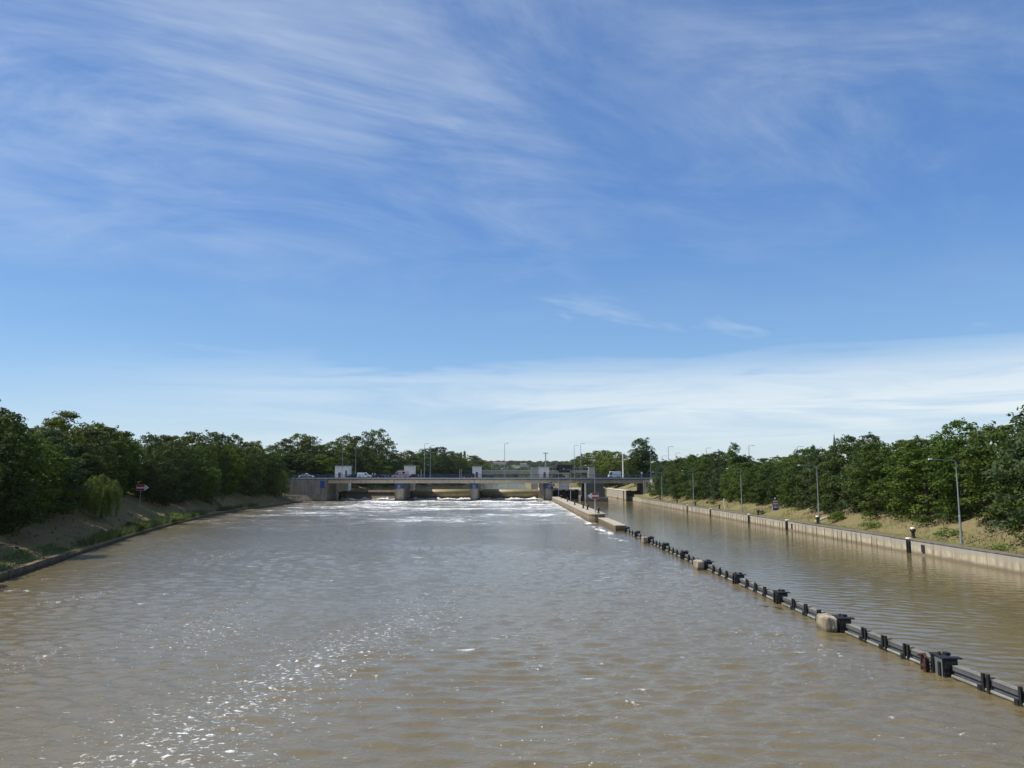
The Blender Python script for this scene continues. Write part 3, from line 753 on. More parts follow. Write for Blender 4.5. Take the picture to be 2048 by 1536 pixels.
# ------------------------------------------------------------------ lamps
def bridge_lamp_proto(h, arm=.9):
    t = thing('street_lamp', 'x', 'street lamp', (0, 0, -60))
    MB().tube([(0, 0, 0), (0, 0, h * .3), (0, 0, h - .3)], [.11, .085, .06], 8).build('pole', M['galv_blue'], t)
    MB().tube([(0, 0, h - .32), (.08, 0, h - .1), (.35, 0, h), (arm, 0, h + .03)], [.075, .065, .05, .045], 8).build('arm', M['galv_blue'], t)
    MB().bev(arm - .1, arm + .4, -.12, .12, h - .05, h + .08, .04).build('lamp_head', M['lamp_dark'], t)
    return t
BL = [(684, 888, 'n', 'in front of the wide white gatehouse'), (710.5, 894, 'f', 'between the wide gatehouse and the white van'), (848.5, 887, 'n', 'right of the ambulance, the nearer of two close lamps'),
      (860.5, 891, 'f', 'right of the ambulance, the farther of two close lamps'), (1009, 887, 'n', 'alone against the sky at mid bridge'), (1149, 891, 'f', 'above the control building, left of two close lamps'),
      (1162, 887, 'n', 'above the control building, right of two close lamps'), (1302, 898, 'n', 'at the right end of the bridge by the bushes')]
pr = bridge_lamp_proto(11.0)
for i, (u, v, s, lab) in enumerate(BL):
    Y = BY0 + .35 if s == 'n' else BY1 - .5
    o = copy_tree(pr) if i else pr
    o.location = (xu(u, Y), Y, DZ + .03); o.scale = (1, 1, (zv(v, Y) - DZ) / 11.0)
    tag(o, 'tall blue grey bridge lamp ' + lab, 'street lamp', 'lamps on the weir bridge')
o = thing('concrete_mast', 'thick pale mast without lamp on the bridge in front of the big right tree', 'mast', (xu(1246, 264), 263.6, DZ + .03))
MB().tube([(0, 0, 0), (0, 0, zv(910, 264) - DZ)], [.27, .19], 10).build('pole', M['conc_white'], o)
MB().box(-.35, .35, -.35, .35, -.02, .18).build('foot', M['conc_pier'], o)
RL = [(1325, 912, 270, 'just right of the bridge'), (1338, 893, 262, 'next to the big tree'), (1353, 906, 300, 'short far one right of the big tree'), (1414, 896, 262, 'left of the jagged tree top'),
      (1500, 891, 230, 'alone in the sky'), (1597, 893, 200, 'left of the pointed tree')]
for i, (u, v, Y, lab) in enumerate(RL):
    o = copy_tree(pr); zb = 6.6; hgt = zv(v, Y) - zb
    o.location = (xu(u, Y), Y, zb); o.scale = (1.25, 1.25, hgt / 11.0)
    tag(o, 'street lamp rising behind the right bank trees, ' + lab, 'street lamp', 'lamps of the road behind the right bank')
for i, (u, v) in enumerate([(983, 929), (1024.8, 928), (1056, 930)]):
    o = copy_tree(pr); o.location = (xu(u, 622), 622, zv(942, 622) + .5); o.scale = (1.4, 1.4, (zv(v, 622) - zv(942, 622)) / 11)
    tag(o, 'tiny lamp on the distant bridge, ' + ['left of three', 'middle of three', 'right of three'][i], 'street lamp', 'lamps on the distant bridge')
def quay_lamp_proto():
    t = thing('quay_lamp', 'x', 'lamp', (0, 0, -70)); h = 7.7
    MB().tube([(0, 0, 0), (0, 0, 2.6), (0, 0, 2.65), (0, 0, h - .12), (-.12, 0, h)], [.11, .105, .075, .05, .045], 8).build('pole', M['galv'], t)
    MB().tube([(-.1, 0, h), (-1.1, 0, h + .05), (-2.2, 0, h + .1)], [.032, .024, .02], 6).build('arm', M['galv_blue'], t)
    MB().bev(-2.55, -2.2, -.09, .09, h + .05, h + .17, .035).build('lamp_head', M['lamp_white'], t)
    return t
ql = quay_lamp_proto(); n_ = 0
for i, (Y, lab) in enumerate([(72, 'nearest, right of the ladder'), (105, 'second, beside the steps in the bank'), (140, 'third, left of the blue sign'), (177, 'fourth, thin and far off'), (214, 'fifth, nearest the white wing wall')]):
    o = copy_tree(ql) if i else ql
    o.location = (41.3, Y, zright(2.1, Y) - .05)
    tag(o, 'long armed quay lamp on the right bank, ' + lab, 'lamp', 'quay lamps on the right bank')
for i, (u, Y, lab) in enumerate([(1189.5, 142, 'behind the arrow sign'), (1141, 195, 'in the middle of the wall'), (1117, 249, 'at the far end by the bridge pier')]):
    o = copy_tree(ql); o.location = (xu(u, Y), Y, 1.385); o.scale = (.7, 1, 1.05)
    tag(o, 'slim grey lamp post on the dividing wall, ' + lab, 'lamp', 'lamp posts on the dividing wall')

# ------------------------------------------------------------------ signs
def arrow_sign(loc, w, h, polez, pr_, flip, label):
    t = thing('waterway_sign', label, 'sign', loc)
    s = -1 if flip else 1
    MB().box(-w / 2, w / 2, -.03, .02, polez, polez + h).build('board', M['white_sign'], t)
    b = MB().box(-w / 2 + .03, w / 2 - .03, -.045, -.033, polez + .03, polez + h * .36); b.box(-w / 2 + .03, w / 2 - .03, -.045, -.033, polez + h * .64, polez + h - .03)
    b.build('red_stripe', M['red_sign'], t)
    e = s * w / 2 + s * .01
    MB().prism([(e, polez + .02), (e + s * h * .72, polez + h / 2), (e, polez + h - .02)], -.03, .02, 'y').build('arrow_point', M['white_sign'], t)
    MB().tube([(0, .08, 0), (0, .08, polez + h * .8)], pr_, 8).build('pole', M['pole_lilac'], t)
Ys = 127.0; xs_ = xu(279, Ys, 1014)
arrow_sign((xs_, Ys, zground(xs_, Ys)), 1.35, .98, 2.5, .045, False, 'red and white striped waterway sign with white arrow pointing right on the left bank')
arrow_sign((xu(1190, 133.5), 133.5, 1.385), 1.22, 1.02, 2.35, .13, True, 'red and white striped waterway sign with white arrow pointing left on the dividing wall')
def info_sign():
    Y = 129.0; x = xu(1549, Y); zb = zright(x - Rx(Y), Y)
    t = thing('waterway_sign', 'post with white red-framed sign above a blue sign with white boat on the right bank', 'sign', (x, Y, zb))
    z = lambda v: zv(v, Y) - zb
    MB().tube([(0, .08, -.2), (0, .08, z(998))], .05, 8).build('pole', M['galv'], t)
    MB().box(-.56, .56, -.03, .02, z(1010), z(999.8)).build('upper_board', M['red_sign'], t)
    MB().box(-.40, .40, -.042, -.033, z(1008.6), z(1001.2)).build('white_field', M['white_sign'], t)
    MB().box(-.27, .27, -.053, -.045, z(1005.6), z(1003.8)).build('black_bar', M['black_paint'], t)
    MB().box(-.54, .54, -.03, .02, z(1021.2), z(1010.3)).build('lower_board', M['white_sign'], t)
    MB().box(-.48, .48, -.042, -.033, z(1020.6), z(1010.9)).build('blue_field', M['blue_sign'], t)
    MB().prism([(-.36, z(1015.6)), (.3, z(1015.6)), (.38, z(1013.6)), (.1, z(1013.2)), (.05, z(1012.4)), (-.2, z(1012.6)), (-.24, z(1013.6)), (-.4, z(1013.9))], -.055, -.045, 'y').build('boat_symbol', M['white_sign'], t)
    MB().box(-.38, .38, -.055, -.045, z(1018.6), z(1017.6)).build('water_line', M['blue_pale'], t)
    MB().lathe([(.1, z(998)), (.16, z(998) + .05), (.05, z(998) + .22)], (0, .08, 0), 8).build('finial', M['galv'], t)
info_sign()
t = thing('marker_post', 'short white marker post on the right bank left of the third lamp', 'post', (xu(1447, 150), 150, zground(xu(1447, 150), 150) - .4))
MB().tube([(0, 0, 0), (0, 0, 1.5)], .06, 8).build('post', M['white_paint'], t)
MB().box(-.09, .09, -.09, .09, 1.5, 2.6).build('marker_board', M['white_sign'], t)
def signal(x, y, z, label):
    t = thing('lock_signal', label, 'signal', (x, y, z), 0, 'lock signals by the bridge')
    for dx, dz in ((0, .55), (0, -.3), (.85, -.3)):
        d = MB().tube([(dx, 0, dz), (dx, -.14, dz)], .4, 20).build('disc', M['black_paint'], t)
        ring = MB()
        for k in range(20):
            a, b = 2 * math.pi * k / 20, 2 * math.pi * (k + 1) / 20
            ring.tube([(dx + .4 * math.cos(a), -.15, dz + .4 * math.sin(a)), (dx + .4 * math.cos(b), -.15, dz + .4 * math.sin(b))], .035, 5, False)
        ring.build('rim', M['white_paint'], d)
    MB().box(-.05, .95, .02, .1, -.4, .7).build('bracket', M['galv'], t)
signal(xu(1102, 249.6), 249.3, zv(968, 249), 'three black round lock signals left, in front of the bridge pier')
signal(xu(1293.5, 249), 249.1, zv(970, 249), 'three black round lock signals right, on the right bridge abutment')
for u, v0, lab in ((919.5, 939, 'left of a pair'), (923, 938, 'right of a pair'), (842, 939, 'beside the lamp pair')):
    t = thing('post', 'thin pale post on the bridge, ' + lab, 'post', (xu(u, 263), 263.2, DZ + .03), 0, 'thin posts on the bridge')
    MB().tube([(0, 0, 0), (0, 0, zv(v0, 263) - DZ)], .07, 6).build('pole', M['render_grey'], t)
t = thing('road_sign', 'small white square road sign at the right end of the bridge', 'road sign', (xu(1284, 262), 262.3, DZ + .03))
MB().tube([(0, 0, 0), (0, 0, 2.2)], .04, 6).build('pole', M['galv'], t); MB().box(-.33, .33, -.06, -.03, 1.35, 2.0).build('board', M['white_sign'], t)
t = thing('road_sign', 'pair of small white sign boards above the bushes at the right bridge end', 'road sign', (xu(1316, 262), 261, DZ + .03))
MB().tube([(0, 0, 0), (0, 0, 3.5)], .05, 6).build('pole', M['galv'], t)
MB().box(-.55, -.08, -.07, -.03, 2.1, 2.9).build('board', M['white_sign'], t); MB().box(.1, .5, -.07, -.03, 1.7, 2.6).build('board', M['white_sign'], t)

# ------------------------------------------------------------------ vehicles (local x = forward)
def wheel(t, x, y, r=.32):
    w = MB().tube([(x, y - .1, r), (x, y + .1, r)], r, 16).build('wheel', M['rubber'], t)
    MB().tube([(x, y - .115, r), (x, y + .115, r)], r * .58, 12).build('rim', M['rim'], w)
def vehicle(name, label, cat, loc, flip, kind, paint, L=4.5, extras=None):
    t = thing(name, label, cat, loc, math.pi if flip else 0, 'vehicles on the weir bridge')
    h = L / 2; W = .86
    if kind in ('sedan', 'estate', 'suv'):
        hh = 1.42 if kind != 'suv' else 1.68; bl = .88 if kind != 'suv' else 1.02
        body = [(-h, .32), (h - .05, .28), (h, .5), (h - .04, .68), (h - .5, .78), (h * .42, bl), (-h * .62, bl + .02), (-h + .03, bl - (.06 if kind == 'sedan' else 0)), (-h, .6)]
        MB().prism(body, -W, W, 'y').build('body', paint, t, bevel=.05)
        if kind == 'sedan': gl = [(h * .40, bl + .005), (h * .12, hh - .05), (-h * .45, hh - .03), (-h * .74, bl + .02)]
        else: gl = [(h * .42, bl + .005), (h * .12, hh - .05), (-h * .82, hh - .04), (-h * .96, bl + .02)]
        c = MB(); n = len(gl); inset = .16
        vs = [(x, -W + .04 + (inset if z > bl + .1 else 0), z) for x, z in gl] + [(x, W - .04 - (inset if z > bl + .1 else 0), z) for x, z in gl]
        c.add(vs, [(0, 1, 2, 3), (7, 6, 5, 4)] + [(i, 4 + i, 4 + (i + 1) % 4, (i + 1) % 4) for i in range(4)])
        c.build('window', M['glass'], t)
        r = MB(); r.prism([(gl[1][0] + .06, hh - .045), (gl[1][0] - .15, hh), (gl[2][0] + .1, hh), (gl[2][0] - .06, hh - .045)], -W + .18, W - .18, 'y')
        for sy in (-1, 1):
            for (a, b) in ((gl[0], gl[1]), (gl[2], gl[3]), (((gl[0][0] + gl[3][0]) / 2, bl), ((gl[1][0] + gl[2][0]) / 2, hh - .03))):
                y0, y1 = sy * (W - .03), sy * (W - .19)
                if a[1] > b[1]: y0, y1 = y1, y0
                r.tube([(a[0], y0, a[1]), (b[0], y1, b[1])], .045, 5)
        r.build('roof', paint, t)
        zl = .66
    else:
        if kind == 'van': hh = 1.85; body = [(-h, .32), (h - .04, .3), (h, .62), (h - .22, .92), (h - .95, 1.12), (h - 1.75, hh - .05), (h - 2.0, hh), (-h + .12, hh), (-h, hh - .25)]
        elif kind == 'box': hh = 2.3; body = [(-h, .35), (h - .04, .32), (h, .8), (h - .15, 1.15), (h - .5, 2.1), (h - .7, hh), (-h + .08, hh), (-h, hh - .15)]
        else: hh = 2.55; body = [(-h, .35), (h - .04, .32), (h, .75), (h - .3, 1.1), (h - 1.0, 1.28), (h - 1.95, hh - .1), (h - 2.2, hh), (-h + .15, hh), (-h, hh - .4)]
        W = .92 if kind == 'van' else 1.0
        MB().prism(body, -W, W, 'y').build('body', paint, t, bevel=.06)
        gl = MB()
        for sy in (-1, 1):
            yy = sorted((sy * (W - .01), sy * (W + .012)))
            if kind == 'van': gl.prism([(h - 1.15, 1.12), (h - 1.72, hh - .18), (h - 2.1, hh - .18), (h - 2.1, 1.12)], yy[0], yy[1], 'y')
            elif kind == 'box': gl.prism([(h - .4, 1.2), (h - .66, 2.0), (h - 1.2, 2.0), (h - 1.2, 1.2)], yy[0], yy[1], 'y')
            else:
                gl.prism([(h - 1.2, 1.32), (h - 1.9, hh - .5), (h - 2.05, hh - .5), (h - 2.05, 1.32)], yy[0], yy[1], 'y')
                gl.prism([(-h + 1.2, 1.55), (-h + 2.0, 1.55), (-h + 2.0, 2.15), (-h + 1.2, 2.15)], yy[0], yy[1], 'y')
        gl.build('window', M['glass'], t)
        a, b = (body[4], body[5]) if kind != 'box' else (body[3], body[4])
        MB().add([(a[0] + .02, -W + .1, a[1] + .05), (a[0] + .02, W - .1, a[1] + .05), (b[0] + .04, W - .15, b[1] - .05), (b[0] + .04, -W + .15, b[1] - .05),
                  (a[0] - .1, -W + .1, a[1] - .02), (a[0] - .1, W - .1, a[1] - .02), (b[0] - .1, W - .15, b[1] - .1), (b[0] - .1, -W + .15, b[1] - .1)],
                 [(0, 1, 2, 3), (7, 6, 5, 4), (0, 4, 5, 1), (1, 5, 6, 2), (2, 6, 7, 3), (3, 7, 4, 0)]).build('windscreen', M['glass'], t)
        zl = .78
    wb = h * .60
    for sx in (-1, 1):
        for sy in (-1, 1): wheel(t, sx * wb, sy * (W - .06), .33 if kind in ('sedan', 'estate') else .36)
    for sy in (-1, 1):
        MB().bev(h - .16, h + .015, sy * (W - .3) - .16, sy * (W - .3) + .16, zl - .08, zl + .08, .02).build('headlight', M['head_lens'], t)
        MB().box(-h - .015, -h + .08, sy * (W - .2) - .1, sy * (W - .2) + .1, zl - .05, zl + .15).build('tail_light', M['tail_lens'], t)
    MB().box(h - .1, h + .05, -W + .05, W - .05, .3, .46).build('bumper', M['rubber'], t, bevel=.02)
    if extras: extras(t, h, W)
    return t
RZ = DZ - .095
YN, YF = BY0 + 4.6, BY1 - 4.4
V = lambda u, Y: xu(u, Y)
def taxi_x(t, h, W):
    for sy in (-1, 1): MB().box(-h * .78, h * .8, sy * W - .012 if sy < 0 else W - .005, sy * W + .005 if sy < 0 else W + .012, .42, .76).build('door_panel', M['green_paint'], t)
    MB().bev(-.25, .2, -.4, .4, 1.425, 1.58, .04).build('roof_light', M['white_paint'], t)
vehicle('patrol_car', 'white saloon car with green doors and white roof light at the left bridge end', 'car', (V(613, YN), YN, RZ + .02), False, 'sedan', M['white_paint'], 4.9, taxi_x)
vehicle('car', 'dark car at the far left bridge end half hidden by the willow', 'car', (V(577, YF), YF, RZ), True, 'sedan', M['black_car'], 4.5)
vehicle('car', 'dark estate car right behind the white van', 'car', (V(707, YF), YF - 1.2, RZ), True, 'estate', M['navy_paint'], 4.7)
vehicle('delivery_van', 'small white delivery van in the middle of the queue', 'van', (V(729, YN), YN, RZ), False, 'van', M['white_paint'], 4.6)
vehicle('car', 'dark blue car with sloping bonnet in front of the two people', 'car', (V(764.5, YN), YN, RZ), False, 'estate', M['navy_paint'], 4.0)
def amb_x(t, h, W):
    for sy in (-1, 1):
        y0, y1 = (sy * W - .012, sy * W + .004) if sy < 0 else (W - .004, W + .012)
        MB().box(-h + .12, h - .5, y0, y1, 1.08, 1.27).build('side_stripe', M['amb_red'], t)
        MB().box(-.3, .9, y0, y1, 1.75, 1.95).build('side_stripe', M['amb_red'], t)
    MB().bev(h - 2.9, h - 2.4, -.7, .7, 2.555, 2.72, .04).build('light_bar', M['blue_lamp'], t)
vehicle('ambulance', 'pinkish white ambulance van with red side stripe facing left', 'ambulance', (V(801, YF), YF - .3, RZ), True, 'ambulance', M['amb_pink'], 5.6, amb_x)
vehicle('car', 'dark small car just behind the ambulance', 'car', (V(826, YF), YF, RZ), True, 'estate', M['black_car'], 3.8)
vehicle('car', 'dark plum estate car facing left beside the gatehouse with red door', 'car', (V(936.5, YF), YF, RZ), True, 'suv', M['plum_car'], 4.4)
vehicle('car', 'dark car with bright headlight in front of the control building', 'car', (V(1117, YF), YF, RZ), True, 'sedan', M['black_car'], 4.4)
vehicle('transporter', 'white box van behind the blue railing near the right bridge end', 'van', (V(1229, YF), YF, RZ), True, 'box', M['white_paint'], 4.2)

# ------------------------------------------------------------------ people on the bridge
def person(label, x, y, z, top, legs, face):
    t = thing('person', label, 'person', (x, y, z), face, 'people standing on the bridge')
    def skin(name, pts, edges, rad, mat, parent, root=0):
        me = bpy.data.meshes.new(name); me.from_pydata(pts, edges, []); o = bpy.data.objects.new(name, me); COL.objects.link(o); o.parent = parent
        md = o.modifiers.new('skin', 'SKIN'); md.use_smooth_shade = True
        for i, v in enumerate(me.skin_vertices[0].data): v.radius = (rad[i], rad[i])
        me.skin_vertices[0].data[root].use_root = True
        s = o.modifiers.new('sub', 'SUBSURF'); s.levels = s.render_levels = 1
        me.materials.append(mat); return o
    P = [(0, 0, .92), (0, 0, 1.15), (0, 0, 1.38), (0, 0, 1.48), (.02, 0, 1.57), (.03, 0, 1.70)]; Rr = [.13, .115, .13, .055, .085, .075]; E = [(0, 1), (1, 2), (2, 3), (3, 4), (4, 5)]
    for s in (-1, 1):
        n = len(P); P += [(0, s * .1, .88), (.02, s * .1, .48), (-.01, s * .1, .08), (.14, s * .11, .04)]; Rr += [.085, .06, .04, .03]; E += [(0, n), (n, n + 1), (n + 1, n + 2), (n + 2, n + 3)]
        n = len(P); P += [(0, s * .2, 1.36), (.03, s * .27, 1.08), (.14, s * .24, .86), (.18, s * .23, .79)]; Rr += [.055, .042, .03, .03]; E += [(2, n), (n, n + 1), (n + 1, n + 2), (n + 2, n + 3)]
        for k in range(5):
            m = len(P); dy = (k - 2) * .018; P += [(.2 + .01 * k, s * .23 + dy, .75), (.2 + .012 * k, s * .23 + dy, .70 - (.01 if k in (0, 4) else 0))]; Rr += [.009, .008]; E += [(n + 3, m), (m, m + 1)]
    b = skin('body', P, E, Rr, M['skin'], t)
    skin('jacket', [(0, 0, .95), (0, 0, 1.15), (0, 0, 1.4), (0, -.2, 1.36), (.03, -.27, 1.08), (.13, -.25, .9), (0, .2, 1.36), (.03, .27, 1.08), (.13, .25, .9)],
         [(0, 1), (1, 2), (2, 3), (3, 4), (4, 5), (2, 6), (6, 7), (7, 8)], [.15, .14, .145, .07, .058, .045, .07, .058, .045], top, t)
    skin('trousers', [(0, 0, .95), (0, -.1, .87), (.02, -.1, .48), (-.01, -.1, .1), (0, .1, .87), (.02, .1, .48), (-.01, .1, .1)], [(0, 1), (1, 2), (2, 3), (0, 4), (4, 5), (5, 6)], [.145, .1, .075, .06, .1, .075, .06], legs, t)
    MB().lathe([(.02, 1.78), (.075, 1.75), (.098, 1.68), (.095, 1.62)][::-1], (.0, 0, 0), 12).build('hair', M['hair'], t, smooth=True)
person('person in pinkish red top and dark trousers standing beside the white van', xu(744.8, 252.4), 252.4, DZ + .03, M['red_cloth'], M['dark_cloth'], .3)
person('person in pale top and dark trousers standing behind the dark blue car', xu(750, 252.6), 252.6, DZ + .03, M['pale_cloth'], M['dark_cloth'], 2.8)

# ------------------------------------------------------------------ trees
def leaves(clumps, per_m2, lw, ll, seed, up=.25, jit=.75):
    """clumps: (x,y,z, rx,ry,rz). leaf rhombs on and inside the shell of every clump"""
    rs = np.random.RandomState(seed); Vs = []
    for (x, y, z, rx, ry, rz) in clumps:
        n = max(6, int(per_m2 * 12.6 * ((rx * ry + rx * rz + ry * rz) / 3)))
        d = rs.normal(size=(n, 3)); d /= np.linalg.norm(d, axis=1)[:, None]
        d[:, 2] = np.where(d[:, 2] < -.35, -d[:, 2] * .8, d[:, 2])
        rad = .62 + .46 * rs.rand(n) ** .7
        p = np.array([x, y, z]) + d * np.array([rx, ry, rz]) * rad[:, None]
        nr = d + rs.normal(size=(n, 3)) * jit * .6 + np.array([0, 0, up]); nr /= np.linalg.norm(nr, axis=1)[:, None]
        a = np.cross(nr, rs.normal(size=(n, 3))); a /= np.linalg.norm(a, axis=1)[:, None] + 1e-6
        b = np.cross(nr, a); s = (.6 + .8 * rs.rand(n))[:, None]
        Vs.append(np.stack([p - a * ll * s, p + b * lw * s, p + a * ll * s, p - b * lw * s], 1).reshape(-1, 3))
    V = np.concatenate(Vs); F = np.arange(len(V)).reshape(-1, 4)
    return V, F
def trunk_mb(h, r, clumps, n, seed, fork=.35):
    q = random.Random(seed); b = MB()
    b.tube([(0, 0, -.8), (.05, .03, h * .2), (q.uniform(-.2, .2), q.uniform(-.2, .2), h * .5), (q.uniform(-.3, .3), q.uniform(-.3, .3), h * .86)], [r * 1.25, r, r * .6, r * .12], 8)
    for c in q.sample(clumps, min(n, len(clumps))):
        z0 = min(h * fork * q.uniform(.6, 1.5), c[2] * .8)
        b.tube([(0, 0, z0), (c[0] * .5, c[1] * .5, (z0 + c[2]) / 2 + .2), (c[0] * .95, c[1] * .95, c[2])], [r * .4, r * .26, r * .06], 5)
    return b
def make_tree(kind, seed, mat):
    q = random.Random(seed); cl = []
    H = 10.0
    prof = {'bush': [(0, .9), (.12, 1.05), (.45, 1.05), (.7, .9), (.88, .62), (1, .2)],
            'tall': [(.02, .6), (.2, .95), (.55, 1.05), (.75, .88), (.9, .6), (1, .2)],
            'cone': [(.03, .9), (.25, 1), (.45, .8), (.65, .55), (.85, .28), (1, .04)],
            'round': [(.2, .55), (.35, .95), (.55, 1.05), (.75, .92), (.9, .6), (1, .2)],
            'gappy': [(.1, .5), (.3, .85), (.5, .9), (.7, .9), (.88, .7), (1, .3)],
            'jag': [(.0, .9), (.2, 1), (.42, .95), (.55, .6), (.75, .62), (.9, .5), (1, .2)]}[kind]
    W = {'bush': 3.7, 'tall': 3.3, 'cone': 2.9, 'round': 3.9, 'gappy': 3.0, 'jag': 3.0}[kind]
    ncl = {'bush': 190, 'tall': 170, 'cone': 120, 'round': 190, 'gappy': 96, 'jag': 120}[kind]
    pz, pr = zip(*prof)
    lob = [q.uniform(0, 6.28) for _ in range(4)]
    for k in range(ncl):
        t_ = pz[0] + (1 - pz[0]) * ((k + q.random()) / ncl) ** .92
        an = q.uniform(0, 6.283)
        rr = np.interp(t_, pz, pr) * W * (1 + .16 * math.sin(2 * an + lob[0] + 3 * t_) + .13 * math.sin(3 * an + lob[1] - 5 * t_))
        f = .22 + .72 * q.random() ** .55
        s = q.uniform(.48, .95) * {'round': .92, 'gappy': 1.12, 'cone': .85}.get(kind, 1)
        if t_ > .8: s *= .72
        cl.append((math.cos(an) * rr * f, math.sin(an) * rr * f, t_ * H - s * .5, s * q.uniform(.9, 1.3), s * q.uniform(.9, 1.3), s * q.uniform(.6, .95)))
    for k in range({'bush': 26, 'tall': 22, 'gappy': 26, 'jag': 24}.get(kind, 14)):       # twigs that break the outline
        t_ = q.uniform(.3, 1.0); an = q.uniform(0, 6.283); t_ = min(t_, .95 if kind == 'gappy' else 1); rr = np.interp(t_, pz, pr) * W * q.uniform(.84, 1.02 if kind == 'gappy' else 1.1); s = q.uniform(.2, .42)
        cl.append((math.cos(an) * rr, math.sin(an) * rr, t_ * H + q.uniform(-.2, .45), s, s, s * q.uniform(.8, 1.5)))
    dens = {'gappy': 8.0, 'round': 9.0}.get(kind, 9.5)
    Vv, F = leaves(cl, dens, .085, .145, seed)
    name = {'bush': 'leafy_tree', 'tall': 'broadleaf_tree', 'cone': 'pointed_tree', 'round': 'plane_tree', 'gappy': 'poplar_tree', 'jag': 'jagged_tree'}[kind]
    t = thing(name, 'x', 'tree', (0, 0, -300 - seed))
    np_mesh('crown', Vv, F, mat, t)
    trunk_mb(H, .2, cl, 7, seed).build('trunk', M['bark'], t, smooth=True)
    return t
def make_willow(seed, mat, H=6.0, W=2.4):
    rs = np.random.RandomState(seed); Vs = []; cl = []
    foun = [(0, 0, H, W * .45)] + [(W * .55 * math.cos(a), W * .55 * math.sin(a), H * rs.uniform(.72, .97), W * rs.uniform(.34, .52)) for a in np.linspace(0, 6.28, 7)[:-1] + rs.rand()]
    for k in range(520):
        if k % 4 == 0:
            fx, fy, fh, fr = foun[rs.randint(len(foun))]; an0 = rs.rand() * 6.283; f0 = rs.rand() ** .5; l0 = rs.uniform(.35, 1.0)
        an = an0 + rs.normal() * .09; f = min(1, f0 + rs.normal() * .05)
        top = fh * (1 - .2 * f ** 2) - rs.rand() * .15; r0 = fr * f * .8
        x, y = fx + math.cos(an) * r0, fy + math.sin(an) * r0
        ln = max(.6, (top - .1) * min(1, l0 * rs.uniform(.85, 1.1)))
        n = int(ln / .085); s = np.linspace(0, 1, n)
        bow = fr * .45 * np.minimum(1, s * 4) + .1 * np.sin(s * 5 + an)
        P = np.stack([x + math.cos(an) * bow, y + math.sin(an) * bow, top + .18 * np.sin(np.minimum(1, s * 6) * 3.1) - s * ln], 1)
        P += rs.normal(size=P.shape) * .045
        d = np.tile([0, 0, -1.0], (n, 1)) + rs.normal(size=(n, 3)) * .35
        o = rs.normal(size=(n, 3)); b = np.cross(d, o); b /= np.linalg.norm(b, axis=1)[:, None]
        Vs.append(np.stack([P, P + d * .1 + b * .032, P + d * .21, P + d * .1 - b * .032], 1).reshape(-1, 3))
        if k % 12 == 0: cl.append((x, y, top, .3, .3, .3))
    Vv = np.concatenate(Vs)
    t = thing('willow_tree', 'x', 'tree', (0, 0, -400 - seed))
    np_mesh('crown', Vv, np.arange(len(Vv)).reshape(-1, 4), mat, t)
    trunk_mb(H, .16, cl, 9, seed, .5).build('trunk', M['bark'], t, smooth=True)
    return t
PROTO = {}
for kind, seeds, mk in (('bush', (11, 12, 13), 'a'), ('tall', (21, 22, 23), 'b'), ('cone', (31,), 'd'), ('round', (41, 42), 'light'), ('gappy', (51, 52), 'c'), ('jag', (61,), 'b')):
    PROTO[kind] = [make_tree(kind, s, M['leaf_' + mk]) for s in seeds]
PROTO['willow'] = [make_willow(71, M['leaf_willow'])]
used_p = set()
def plant(kind, x, y, h, label, group, mat=None, wide=1.0, z=None, k=None, baseH=None):
    ps = PROTO[kind]; p = ps[rnd.randrange(len(ps)) if k is None else k]
    o = p if p.name not in used_p else copy_tree(p)
    used_p.add(p.name)
    z = zground(x, y) if z is None else z
    o.location = (x, y, z - .15); o.rotation_euler = (0, 0, rnd.uniform(0, 6.28))
    s = h / (baseH or 10.0); w = s * wide
    o.scale = (w, w * rnd.uniform(.92, 1.08), s)
    if mat:
        c = [q for q in o.children if q.name.startswith('crown')][0]
        c.material_slots[0].link = 'OBJECT'; c.material_slots[0].material = M['leaf_' + mat]
    tag(o, label, 'tree', group); return o

# --- left bank: willows and young tree standing in front, then the two wooded rows
plant('willow', -53.2, 101, 5.9, 'weeping willow hanging over the left bank between dark trees, left of the arrow sign', 'willows on the left bank', None, 1.0, None, None, 6.0)
plant('willow', -69.5, 229, 9.2, 'weeping willow at the left end of the bridge, touching the deck', 'willows on the left bank', None, .9, None, None, 6.0)
plant('bush', -65.5, 170, 8.4, 'young bright green tree standing in front of the dark left bank trees', 'trees on the left bank', 'light', .62)
LUV = [(0, 806), (30, 815), (52, 845), (100, 838), (140, 822), (180, 819), (222, 838), (240, 862), (285, 868), (315, 856), (345, 866), (380, 862), (405, 855), (440, 872), (468, 868), (500, 884), (515, 878), (545, 896)]
LT = []
for u, v in LUV:
    y = min(np.arange(50, 260, .5), key=lambda y: abs(xu(u, y, v) - (Lx(y) - 13))); LT.append((y, zv(v, y)))
LT.sort()
ltop = lambda y: float(np.interp(y, *zip(*LT)))
y = 50.0; i = 0
while y < 240:
    d = 8.2 + rnd.uniform(-1.2, 1.4); x = Lx(y) - d - (2.2 if 95 < y < 112 else 4.2 if 112 <= y < 137 else 0)
    hh = (ltop(y) - zground(x, y)) * rnd.uniform(.68, .86)
    if not (222 < y < 236 and d < 7):
        plant(rnd.choice(['bush', 'bush', 'tall']), x, y, hh, 'dark leafy front row tree on the left bank, %s from the camera end' % ORD[i], 'trees on the left bank', rnd.choice('abbad'), rnd.uniform(.9, 1.1) * (8.6 / hh + .28))
        i += 1
    y += rnd.uniform(6.0, 7.8)
y = 52.0; i = 0
